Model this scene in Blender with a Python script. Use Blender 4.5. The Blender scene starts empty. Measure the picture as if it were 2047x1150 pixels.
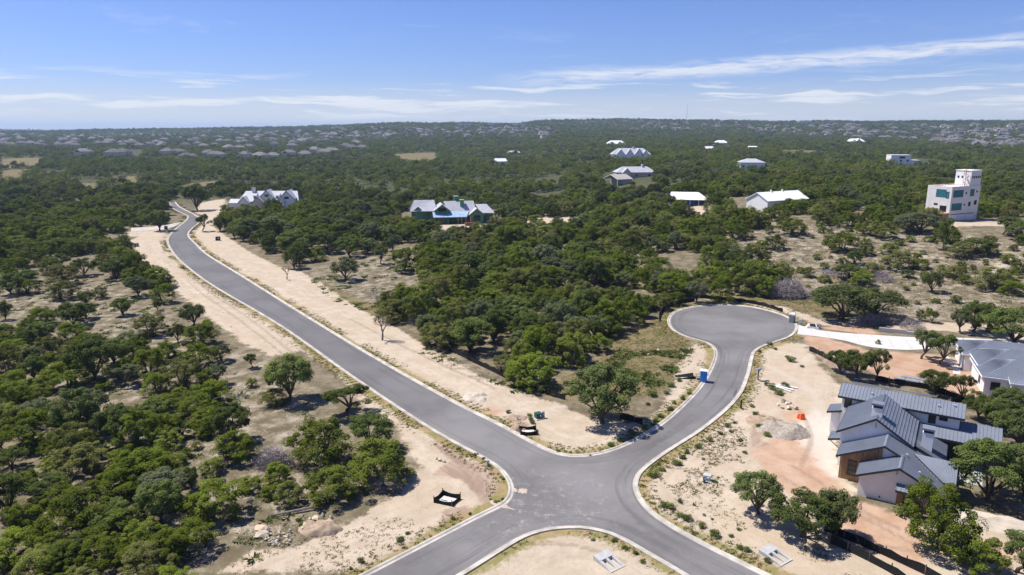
import bpy, math, random
import numpy as np
from mathutils import Vector, Matrix, geometry

random.seed(7)
RNG = np.random.default_rng(11)
SC = bpy.context.scene
COL = SC.collection

# ------------------------------------------------------------------ camera
FPX, CAM_H, HORIZON = 1400.0, 44.0, 258.0          # focal length in photo pixels (2047 wide)
PITCH = math.atan((575 - HORIZON) / FPX)
cam_d = bpy.data.cameras.new('camera')
cam = bpy.data.objects.new('camera', cam_d)
COL.objects.link(cam)
cam.location = (0, 0, CAM_H)
cam.rotation_euler = (math.pi / 2 - PITCH, 0, 0)
cam_d.sensor_width = 36.0
cam_d.lens = FPX / 2047.0 * 36.0
cam_d.clip_start = 0.5
cam_d.clip_end = 60000
SC.camera = cam

# ------------------------------------------------------------------ sun, sky, exposure
SUN_H = Vector((-0.92, 0.38)).normalized()
SUN_EL = math.radians(60)
SUN_DIR = Vector((SUN_H.x * math.cos(SUN_EL), SUN_H.y * math.cos(SUN_EL), math.sin(SUN_EL)))
sd = bpy.data.lights.new('sun', 'SUN')
sd.energy = 4.5
sd.angle = math.radians(0.6)
sd.color = (1.0, 0.955, 0.89)
sun = bpy.data.objects.new('sun', sd)
COL.objects.link(sun)
sun.rotation_euler = SUN_DIR.to_track_quat('Z', 'Y').to_euler()
sun.location = (0, 0, 500)

W = bpy.data.worlds.new('World')
SC.world = W
W.use_nodes = True
wt = W.node_tree
wt.nodes.clear()


class NT:
    """small node-tree helper"""
    def __init__(self, t):
        self.t = t

    def n(self, typ, **kw):
        nd = self.t.nodes.new(typ)
        for k, v in kw.items():
            setattr(nd, k, v)
        return nd

    def link(self, a, b):
        self.t.links.new(a, b)

    def val(self, sock, v):
        if hasattr(v, 'is_output') or isinstance(v, bpy.types.NodeSocket):
            self.link(v, sock)
        else:
            sock.default_value = v

    def math(self, op, a, b=None, c=None, clamp=False):
        nd = self.n('ShaderNodeMath', operation=op, use_clamp=clamp)
        self.val(nd.inputs[0], a)
        if b is not None:
            self.val(nd.inputs[1], b)
        if c is not None:
            self.val(nd.inputs[2], c)
        return nd.outputs[0]

    def mix(self, fac, a, b, blend='MIX'):
        nd = self.n('ShaderNodeMix', data_type='RGBA', blend_type=blend)
        self.val(nd.inputs[0], fac)
        for s, v in ((nd.inputs[6], a), (nd.inputs[7], b)):
            if isinstance(v, (tuple, list)):
                s.default_value = (v[0], v[1], v[2], 1)
            else:
                self.link(v, s)
        return nd.outputs[2]

    def noise(self, vec, scale, detail=4.0, rough=0.55, dist=0.0):
        nd = self.n('ShaderNodeTexNoise')
        if vec is not None:
            self.link(vec, nd.inputs['Vector'])
        nd.inputs['Scale'].default_value = scale
        nd.inputs['Detail'].default_value = detail
        nd.inputs['Roughness'].default_value = rough
        nd.inputs['Distortion'].default_value = dist
        return nd.outputs[0]

    def ss(self, v, a, b):
        nd = self.n('ShaderNodeMapRange', interpolation_type='SMOOTHSTEP')
        self.val(nd.inputs[0], v)
        nd.inputs[1].default_value = a
        nd.inputs[2].default_value = b
        return nd.outputs[0]

    def comb(self, x, y, z):
        nd = self.n('ShaderNodeCombineXYZ')
        for i, v in enumerate((x, y, z)):
            self.val(nd.inputs[i], v)
        return nd.outputs[0]


k = NT(wt)
sky = k.n('ShaderNodeTexSky', sky_type='NISHITA')
sky.sun_disc = False
sky.sun_elevation = SUN_EL
sky.sun_rotation = math.atan2(SUN_H.x, SUN_H.y)
sky.altitude = 300
sky.air_density = 1.0
sky.dust_density = 0.2
sky.ozone_density = 3.0
tc = k.n('ShaderNodeTexCoord')
sep = k.n('ShaderNodeSeparateXYZ')
k.link(tc.outputs['Generated'], sep.inputs[0])
el = k.math('MULTIPLY', k.math('ARCSINE', sep.outputs[2]), 57.2958)
az = k.math('MULTIPLY', k.math('ARCTAN2', sep.outputs[0], sep.outputs[1]), 57.2958)
wob = k.noise(k.comb(k.math('MULTIPLY', az, 0.12), k.math('MULTIPLY', el, 0.5), 0.0), 1.0, 4, 0.55)
elw = k.math('ADD', el, k.math('MULTIPLY', k.math('SUBTRACT', wob, 0.5), 1.3))
# long cirrus streak, rising to the east
line = k.math('ADD', 3.9, k.math('MULTIPLY', k.math('SUBTRACT', az, 3.5), 0.047))
band = k.math('ABSOLUTE', k.math('SUBTRACT', elw, line))
streak = k.math('MULTIPLY', k.ss(band, 0.85, 0.08), k.math('MULTIPLY', k.ss(az, -3.0, 6.0), k.ss(az, 60.0, 30.0)))
fib = k.noise(k.comb(k.math('MULTIPLY', az, 0.35), k.math('MULTIPLY', elw, 3.2), 3.7), 1.0, 6, 0.62, 0.4)
streak = k.math('MULTIPLY', streak, k.ss(fib, 0.28, 0.62))
# low bars of cloud towards the horizon, all round
low = k.noise(k.comb(k.math('MULTIPLY', az, 0.11), k.math('MULTIPLY', elw, 1.9), 8.3), 1.0, 6, 0.58, 0.3)
low = k.math('MULTIPLY', k.ss(low, 0.50, 0.64), k.math('MULTIPLY', k.ss(el, 4.6, 2.6), k.ss(el, 0.2, 1.2)))
# faint wisps higher up
wis = k.noise(k.comb(k.math('MULTIPLY', az, 0.06), k.math('MULTIPLY', elw, 0.45), 1.9), 1.0, 7, 0.66, 0.8)
wis = k.math('MULTIPLY', k.ss(wis, 0.56, 0.80), k.math('MULTIPLY', k.ss(el, 1.5, 5.0), 0.30))
cl = k.math('MAXIMUM', k.math('MULTIPLY', streak, 0.78), k.math('MAXIMUM', k.math('MULTIPLY', low, 0.8), wis), clamp=True)
skyc = k.mix(1.0, sky.outputs[0], (0.50, 0.56, 0.86), 'MULTIPLY')
skyc = k.mix(k.math('MULTIPLY', k.ss(el, 4.2, -0.3), 0.85), skyc, (4.9, 5.25, 5.7))
skyc = k.mix(cl, skyc, (5.9, 6.05, 6.4))
bg = k.n('ShaderNodeBackground')
k.link(skyc, bg.inputs[0])
bg.inputs[1].default_value = 0.10
wo = k.n('ShaderNodeOutputWorld')
k.link(bg.outputs[0], wo.inputs[0])

SC.view_settings.view_transform = 'Standard'
SC.view_settings.look = 'None'
SC.view_settings.exposure = 0.6
SC.view_settings.gamma = 1.0
SC.view_settings.use_curve_mapping = False
SC.cycles.max_bounces = 5
SC.cycles.diffuse_bounces = 4
SC.cycles.glossy_bounces = 2
SC.cycles.transmission_bounces = 2
SC.cycles.volume_bounces = 0
SC.cycles.use_denoising = True


# ------------------------------------------------------------------ terrain function
def sstep(a, b, x):
    t = np.clip((np.asarray(x, float) - a) / (b - a), 0, 1)
    return t * t * (3 - 2 * t)


_TAB = RNG.random((256, 256))


def vnoise(x, y):
    xi = np.floor(x).astype(int); yi = np.floor(y).astype(int)
    fx = x - xi; fy = y - yi
    fx = fx * fx * (3 - 2 * fx); fy = fy * fy * (3 - 2 * fy)
    a = _TAB[xi % 256, yi % 256]; b = _TAB[(xi + 1) % 256, yi % 256]
    c = _TAB[xi % 256, (yi + 1) % 256]; d = _TAB[(xi + 1) % 256, (yi + 1) % 256]
    return (a * (1 - fx) + b * fx) * (1 - fy) + (c * (1 - fx) + d * fx) * fy - 0.5


def hgt(x, y):
    x = np.asarray(x, float); y = np.asarray(y, float)
    t = ((x - 70) * 0.62 + (y - 170) * 0.78) / 140.0
    z = 10.0 * sstep(0, 1, t) * sstep(10, 130, x)
    z = z + 6 * sstep(500, 1300, y)
    u = x / np.maximum(np.abs(y), 60)
    A = 26 + 32 * sstep(-0.55, -0.05, u)
    z = z + A * sstep(1200, 3300, y)
    z = z - 0.0045 * np.clip(y - 3300, 0, None)
    n = vnoise(x / 420 + 3.1, y / 420 + 7.7) * 1.0 + vnoise(x / 170 + 31, y / 170 + 17) * 0.35
    z = z + n * (7 * sstep(500, 1000, y) + 12 * sstep(1200, 2600, y))
    z = z + vnoise(x / 1900 + 9, y / 1900 + 4) * 60 * sstep(4500, 8500, y)
    return z


def ray(px, py):
    u = (px - 1023.5) / FPX; v = (575 - py) / FPX
    return np.array([u, math.cos(PITCH) + v * math.sin(PITCH), -math.sin(PITCH) + v * math.cos(PITCH)])


def G(px, py, z=0.0):
    """photo pixel -> point on the plane z"""
    d = ray(px, py); t = (z - CAM_H) / d[2]
    return (d[0] * t, d[1] * t)


def GT(px, py):
    """photo pixel -> point on the terrain"""
    d = ray(px, py)
    ts = np.concatenate([np.arange(40, 700, 1.5), np.arange(700, 5000, 6.0), np.arange(5000, 12000, 40)])
    X = d[0] * ts; Y = d[1] * ts; Z = CAM_H + d[2] * ts
    below = Z < hgt(X, Y)
    i = int(np.argmax(below)) if below.any() else len(ts) - 1
    return (float(X[i]), float(Y[i]), float(hgt(X[i], Y[i])))


def mpp(y):
    """metres per photo pixel at forward distance y (near the ground)"""
    return (y * math.cos(PITCH) + CAM_H * math.sin(PITCH)) / FPX


def catmull(P, step=1.0, closed=False):
    P = np.array(P, float); n = len(P); out = []
    rng = range(n if closed else n - 1)
    for i in rng:
        p0 = P[(i - 1) % n] if (closed or i > 0) else P[i]
        p1 = P[i]; p2 = P[(i + 1) % n]
        p3 = P[(i + 2) % n] if (closed or i + 2 < n) else P[(i + 1) % n]
        m = max(1, int(np.linalg.norm(p2 - p1) / step))
        t = np.linspace(0, 1, m, endpoint=False)[:, None]
        out.append(0.5 * ((2 * p1) + (-p0 + p2) * t + (2 * p0 - 5 * p1 + 4 * p2 - p3) * t ** 2 + (-p0 + 3 * p1 - 3 * p2 + p3) * t ** 3))
    if not closed:
        out.append(P[-1:])
    return np.concatenate(out)


def sdist(poly, X, Y):
    """signed distance to polygon (positive inside)"""
    P = np.array(poly, float); Q = np.roll(P, -1, 0)
    best = np.full(X.shape, 1e18); inside = np.zeros(X.shape, bool)
    for (ax, ay), (bx, by) in zip(P, Q):
        dx, dy = bx - ax, by - ay
        L = dx * dx + dy * dy + 1e-12
        t = np.clip(((X - ax) * dx + (Y - ay) * dy) / L, 0, 1)
        d = (X - ax - t * dx) ** 2 + (Y - ay - t * dy) ** 2
        np.minimum(best, d, out=best)
        if ay != by:
            c = ((ay > Y) != (by > Y)) & (X < (bx - ax) * (Y - ay) / (by - ay) + ax)
            inside ^= c
    d = np.sqrt(best)
    return np.where(inside, d, -d)


def sdist_far(poly, X, Y, pad):
    """same, only worked out inside the padded bounding box; -pad elsewhere"""
    P = np.array(poly); out = np.full(X.shape, -pad, float)
    m = (X > P[:, 0].min() - pad) & (X < P[:, 0].max() + pad) & (Y > P[:, 1].min() - pad) & (Y < P[:, 1].max() + pad)
    if m.any():
        out[m] = np.maximum(sdist(poly, X[m], Y[m]), -pad)
    return out


# ------------------------------------------------------------------ mesh helpers
def props(o, label=None, cat=None, group=None, kind=None):
    if label: o['label'] = label
    if cat: o['category'] = cat
    if group: o['group'] = group
    if kind: o['kind'] = kind
    return o


def link_mesh(name, me, parent=None, mats=None):
    for m in (mats or []):
        me.materials.append(m)
    o = bpy.data.objects.new(name, me)
    COL.objects.link(o)
    if parent is not None:
        o.parent = parent
    return o


def empty(name, loc=(0, 0, 0), rz=0.0, label=None, cat=None, group=None, parent=None):
    o = bpy.data.objects.new(name, None)
    o.empty_display_size = 0.5
    COL.objects.link(o)
    o.location = loc
    o.rotation_euler = (0, 0, rz)
    if parent is not None:
        o.parent = parent
    return props(o, label, cat, group)


class MB:
    def __init__(self):
        self.v, self.f, self.m = [], [], []

    def add(self, vs, fs, mi=0):
        b = len(self.v)
        self.v += [tuple(p) for p in vs]
        for q in fs:
            self.f.append(tuple(b + i for i in q)); self.m.append(mi)
        return self

    def box(self, x0, x1, y0, y1, z0, z1, mi=0):
        vs = [(x0, y0, z0), (x1, y0, z0), (x1, y1, z0), (x0, y1, z0), (x0, y0, z1), (x1, y0, z1), (x1, y1, z1), (x0, y1, z1)]
        return self.add(vs, [(0, 3, 2, 1), (4, 5, 6, 7), (0, 1, 5, 4), (1, 2, 6, 5), (2, 3, 7, 6), (3, 0, 4, 7)], mi)

    def prism(self, bottom, top, mi=0):
        n = len(bottom)
        fs = [tuple(range(n))[::-1], tuple(range(n, 2 * n))]
        for i in range(n):
            j = (i + 1) % n
            fs.append((i, j, n + j, n + i))
        return self.add(list(bottom) + list(top), fs, mi)

    def slab(self, pts, th, mi=0):
        """thicken a planar polygon downwards along its normal"""
        P = [Vector(p) for p in pts]
        nrm = (P[1] - P[0]).cross(P[2] - P[0]).normalized()
        if nrm.z < 0:
            P = P[::-1]; nrm = -nrm
        return self.prism([p - nrm * th for p in P], P, mi)

    def tube(self, pts, rad, n=6, mi=0, cap=True):
        P = [Vector(p) for p in pts]
        base = len(self.v)
        up = Vector((0.13, 0.21, 0.97))
        for i, p in enumerate(P):
            d = (P[min(i + 1, len(P) - 1)] - P[max(i - 1, 0)]).normalized()
            s = d.cross(up)
            if s.length < 1e-3:
                s = d.cross(Vector((1, 0, 0)))
            s.normalize(); t = d.cross(s)
            r = rad[i] if isinstance(rad, (list, tuple)) else rad
            for j in range(n):
                a = 2 * math.pi * j / n
                self.v.append(tuple(p + s * (r * math.cos(a)) + t * (r * math.sin(a))))
        for i in range(len(P) - 1):
            for j in range(n):
                a = base + i * n + j; b = base + i * n + (j + 1) % n
                self.f.append((a, b, b + n, a + n)); self.m.append(mi)
        if cap:
            self.f.append(tuple(base + j for j in range(n))[::-1]); self.m.append(mi)
            e = base + (len(P) - 1) * n
            self.f.append(tuple(e + j for j in range(n))); self.m.append(mi)
        return self

    def mesh(self, name):
        me = bpy.data.meshes.new(name)
        me.from_pydata(self.v, [], self.f)
        if any(self.m):
            me.polygons.foreach_set('material_index', self.m)
        me.update()
        return me

    def build(self, name, mat, parent=None, bevel=0.0):
        o = link_mesh(name, self.mesh(name), parent, mat if isinstance(mat, list) else [mat])
        if bevel:
            b = o.modifiers.new('bevel', 'BEVEL'); b.width = bevel; b.segments = 2; b.limit_method = 'ANGLE'
        return o


def np_mesh(name, V, quads=None, tris=None):
    me = bpy.data.meshes.new(name)
    F = quads if quads is not None else tris
    kk = F.shape[1]
    me.vertices.add(len(V)); me.vertices.foreach_set('co', np.ascontiguousarray(V, dtype=np.float32).ravel())
    me.loops.add(F.size); me.loops.foreach_set('vertex_index', np.ascontiguousarray(F, dtype=np.int32).ravel())
    me.polygons.add(len(F))
    me.polygons.foreach_set('loop_start', np.arange(0, F.size, kk, dtype=np.int32))
    me.update(calc_edges=True)
    return me


# ------------------------------------------------------------------ materials
def new_mat(name):
    m = bpy.data.materials.new(name); m.use_nodes = True
    t = NT(m.node_tree)
    b = m.node_tree.nodes['Principled BSDF']
    return m, t, b


def simple(name, col, rough=0.7, var=0.12, scale=1.5, metallic=0.0, bump=0.0, bscale=20.0, spec=0.3, obj_var=0.0):
    m, t, b = new_mat(name)
    geo = t.n('ShaderNodeNewGeometry')
    n1 = t.noise(geo.outputs['Position'], scale, 5, 0.6)
    f = t.ss(n1, 0.3, 0.7)
    c = t.mix(f, tuple(x * (1 - var) for x in col), tuple(min(1, x * (1 + var)) for x in col))
    if obj_var:
        oi = t.n('ShaderNodeObjectInfo')
        c = t.mix(oi.outputs['Random'], c, t.mix(1.0, c, (1 - obj_var,) * 3, 'MULTIPLY'))
    t.link(c, b.inputs['Base Color'])
    b.inputs['Roughness'].default_value = rough
    b.inputs['Metallic'].default_value = metallic
    b.inputs['Specular IOR Level'].default_value = spec
    if bump:
        bn = t.n('ShaderNodeBump')
        bn.inputs['Strength'].default_value = bump
        bn.inputs['Distance'].default_value = 0.05
        t.link(t.noise(geo.outputs['Position'], bscale, 4, 0.6), bn.inputs['Height'])
        t.link(bn.outputs[0], b.inputs['Normal'])
    return m


M = {}
M['concrete'] = simple('concrete', (0.44, 0.40, 0.345), 0.85, 0.26, 0.5, bump=0.2)
M['white_concrete'] = simple('white_concrete', (0.54, 0.515, 0.475), 0.85, 0.08, 0.6)
M['grey_concrete'] = simple('grey_concrete', (0.42, 0.42, 0.41), 0.85, 0.10, 2)
M['stucco'] = simple('stucco', (0.74, 0.725, 0.71), 0.9, 0.05, 0.7, bump=0.15, bscale=30)
M['stucco_warm'] = simple('stucco_warm', (0.72, 0.68, 0.64), 0.9, 0.06, 0.5)
M['white'] = simple('white_paint', (0.78, 0.77, 0.75), 0.6, 0.04, 1)
M['cream'] = simple('cream', (0.66, 0.60, 0.50), 0.85, 0.1, 0.3, obj_var=0.35)
M['roof_dark'] = simple('standing_seam', (0.165, 0.185, 0.225), 0.62, 0.08, 0.5, metallic=0.0, spec=0.5)
M['roof_trim'] = simple('roof_trim', (0.035, 0.04, 0.048), 0.45, 0.1, 2)
M['glass'] = simple('dark_glass', (0.02, 0.025, 0.03), 0.08, 0.2, 1, spec=0.6)
M['teal'] = simple('teal_glass', (0.05, 0.20, 0.24), 0.1, 0.15, 1, spec=0.6)
M['teal_frame'] = simple('teal_frame', (0.03, 0.10, 0.12), 0.5)
M['dark'] = simple('dark_metal', (0.02, 0.02, 0.024), 0.5)
M['black_fabric'] = simple('black_fabric', (0.012, 0.012, 0.013), 0.85, 0.3, 3)
M['stake'] = simple('stake_wood', (0.20, 0.14, 0.09), 0.9)
M['rust'] = simple('rust_rail', (0.30, 0.12, 0.08), 0.7)
M['roof_grey'] = simple('roof_grey', (0.42, 0.42, 0.455), 0.55, 0.08, 0.4, spec=0.4)
M['roof_white'] = simple('roof_white', (0.78, 0.77, 0.75), 0.5, 0.04, 0.3)
M['roof_brown'] = simple('roof_shingle', (0.185, 0.165, 0.165), 0.9, 0.12, 0.2, obj_var=0.55)
M['roof_tan'] = simple('roof_tan', (0.40, 0.36, 0.32), 0.6, 0.1, 0.3)
M['green_wrap'] = simple('green_wrap', (0.09, 0.24, 0.13), 0.6, 0.2, 0.7)
M['blue_wrap'] = simple('blue_wrap', (0.28, 0.40, 0.56), 0.5, 0.2, 0.7)
M['lumber'] = simple('lumber', (0.45, 0.28, 0.16), 0.8)
M['blue'] = simple('blue_plastic', (0.02, 0.22, 0.72), 0.4)
M['grey_plastic'] = simple('grey_plastic', (0.20, 0.22, 0.27), 0.5)
M['orange'] = simple('orange_plastic', (0.80, 0.13, 0.03), 0.5, 0.15, 4)
M['green_box'] = simple('green_box', (0.03, 0.085, 0.065), 0.4)
M['pale_box'] = simple('pale_box', (0.42, 0.47, 0.46), 0.5)
M['pipe'] = simple('pvc', (0.75, 0.75, 0.73), 0.4)
M['metal'] = simple('galvanised', (0.50, 0.54, 0.58), 0.35, 0.2, 2, metallic=0.6)
M['rock'] = simple('limestone', (0.54, 0.465, 0.355), 0.9, 0.2, 1.2, bump=0.5, bscale=6, obj_var=0.3)
M['rock_tan'] = simple('limestone_tan', (0.54, 0.42, 0.29), 0.9, 0.15, 0.9, bump=0.5, bscale=4)
M['rock_grey'] = simple('limestone_grey', (0.33, 0.34, 0.35), 0.9, 0.15, 0.9, bump=0.5, bscale=4)
M['gravel'] = simple('gravel', (0.33, 0.285, 0.235), 0.95, 0.3, 3, bump=0.8, bscale=5)
M['dirt'] = simple('dirt', (0.33, 0.24, 0.17), 0.95, 0.2, 1.5, bump=0.6, bscale=4)
M['red_dirt'] = simple('red_dirt', (0.36, 0.27, 0.19), 0.95, 0.25, 1.0, bump=0.6, bscale=3)
M['pale_mound'] = simple('pale_mound', (0.50, 0.43, 0.345), 0.95, 0.08, 1.5, bump=0.4)
M['bark'] = simple('bark', (0.085, 0.068, 0.055), 0.95, 0.3, 3, bump=0.6, bscale=8)
M['bark_grey'] = simple('bark_grey', (0.20, 0.175, 0.16), 0.95, 0.3, 3)
M['dead'] = simple('dead_wood', (0.30, 0.262, 0.262), 0.95, 0.35, 1.2)
M['red_wood'] = simple('red_barn', (0.25, 0.08, 0.06), 0.8)
M['skin_weed'] = None


def plank_mat():
    m, t, b = new_mat('cedar')
    geo = t.n('ShaderNodeNewGeometry'); oi = t.n('ShaderNodeObjectInfo')
    mp = t.n('ShaderNodeMapping'); mp.inputs['Scale'].default_value = (6, 6, 0.6)
    t.link(geo.outputs['Position'], mp.inputs[0])
    c = t.mix(t.ss(t.noise(mp.outputs[0], 2, 5, 0.6), 0.3, 0.7), (0.24, 0.135, 0.065), (0.38, 0.225, 0.115))
    c = t.mix(oi.outputs['Random'], c, t.mix(1.0, c, (0.62, 0.60, 0.60), 'MULTIPLY'))
    t.link(c, b.inputs['Base Color']); b.inputs['Roughness'].default_value = 0.7
    return m


M['cedar'] = plank_mat()


def foliage(name, c1, c2, c3, trans=0.18):
    """c1 dark leaf, c2 light leaf, c3 odd-tree tint"""
    m, t, b = new_mat(name)
    oi = t.n('ShaderNodeObjectInfo')
    at = t.n('ShaderNodeAttribute', attribute_name='v')
    c = t.mix(at.outputs['Fac'], c1, c2)
    oc = t.n('ShaderNodeSeparateColor'); t.link(oi.outputs['Color'], oc.inputs[0])
    c = t.mix(t.math('MULTIPLY', t.math('MULTIPLY', t.ss(oi.outputs['Random'], 0.5, 1.0), 0.8), oc.outputs[0]), c, c3)
    hs = t.n('ShaderNodeHueSaturation')
    fr = t.math('FRACT', t.math('MULTIPLY', oi.outputs['Random'], 17.3))
    t.link(t.math('MULTIPLY', t.math('ADD', 0.68, t.math('MULTIPLY', fr, 0.62)), oc.outputs[1]), hs.inputs['Value'])
    t.link(c, hs.inputs['Color'])
    d = t.n('ShaderNodeBsdfDiffuse'); tr = t.n('ShaderNodeBsdfTranslucent')
    t.link(hs.outputs[0], d.inputs[0]); t.link(hs.outputs[0], tr.inputs[0])
    mx = t.n('ShaderNodeMixShader'); mx.inputs[0].default_value = trans
    t.link(d.outputs[0], mx.inputs[1]); t.link(tr.outputs[0], mx.inputs[2])
    out = m.node_tree.nodes['Material Output']
    t.link(mx.outputs[0], out.inputs[0])
    m.node_tree.nodes.remove(b)
    return m


M['juniper'] = foliage('juniper_leaf', (0.082, 0.118, 0.016), (0.178, 0.212, 0.028), (0.185, 0.182, 0.065))
M['oak'] = foliage('oak_leaf', (0.072, 0.102, 0.025), (0.148, 0.178, 0.050), (0.155, 0.166, 0.095))
M['weed'] = foliage('weed_leaf', (0.085, 0.10, 0.020), (0.17, 0.17, 0.045), (0.20, 0.16, 0.06), 0.3)
M['shrub'] = foliage('shrub_leaf', (0.065, 0.10, 0.018), (0.14, 0.18, 0.035), (0.11, 0.13, 0.04), 0.3)
M['dry'] = foliage('dry_weed', (0.16, 0.13, 0.06), (0.30, 0.24, 0.12), (0.26, 0.18, 0.09), 0.2)

# ------------------------------------------------------------------ road outline (traced, then smoothed)
edge_left = [(338, 404), (345, 416), (361, 425), (374, 431), (375, 437), (366, 446), (352, 457), (340, 469), (335, 480), (338, 492), (346, 505), (360, 521), (395, 550), (440, 580), (560, 651), (700, 750), (850, 850), (960, 912), (995, 934), (1012, 952), (1021, 970), (1021, 988), (1010, 1005), (985, 1019), (950, 1036), (840, 1093), (730, 1150), (600, 1217)]
edge_bot = [(800, 1217), (920, 1150), (1000, 1100), (1045, 1074), (1080, 1062), (1115, 1056), (1160, 1055), (1200, 1061), (1240, 1075), (1290, 1103), (1370, 1150), (1480, 1217)]
edge_right = [(1680, 1222), (1530, 1150), (1400, 1085), (1330, 1045), (1295, 1018), (1276, 992), (1270, 970), (1276, 950), (1292, 933), (1330, 905), (1400, 860), (1450, 820), (1480, 785), (1495, 748), (1502, 718), (1508, 703), (1525, 692), (1552, 683), (1578, 673), (1591, 660), (1590, 647), (1575, 635), (1545, 624), (1500, 614), (1450, 610), (1400, 612), (1365, 618), (1345, 627), (1337, 640), (1340, 653), (1352, 664), (1377, 675), (1406, 683), (1424, 692), (1431, 706), (1427, 725), (1414, 752), (1388, 788), (1330, 842), (1265, 882), (1210, 904), (1155, 912), (1110, 906), (1060, 883), (1000, 850), (900, 800), (740, 710), (600, 625), (480, 550), (415, 510), (390, 487), (377, 473), (378, 464), (386, 455), (397, 446), (398, 438), (388, 429), (372, 421), (358, 413), (350, 404)]
def run_on(P, L=45.0):
    a_, b_ = np.array(P[-2]), np.array(P[-1]); d_ = (b_ - a_) / np.linalg.norm(b_ - a_)
    return P + [tuple(b_ + d_ * L * .5), tuple(b_ + d_ * L)]


EL = catmull(run_on([G(*p) for p in edge_left]), 1.0)
EB = catmull(run_on(run_on([G(*p) for p in edge_bot])[::-1])[::-1], 1.0)
ER = catmull(run_on([G(*p) for p in edge_right][::-1])[::-1], 1.0)
ROAD = np.concatenate([EL, EB, ER])
ROAD_S = ROAD[::3]

side_px = [(262, 464), (300, 461), (330, 458.5), (350, 453), (364, 445), (352, 446), (330, 451), (300, 454), (262, 456)]
SIDE = [G(*p) for p in side_px]

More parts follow.
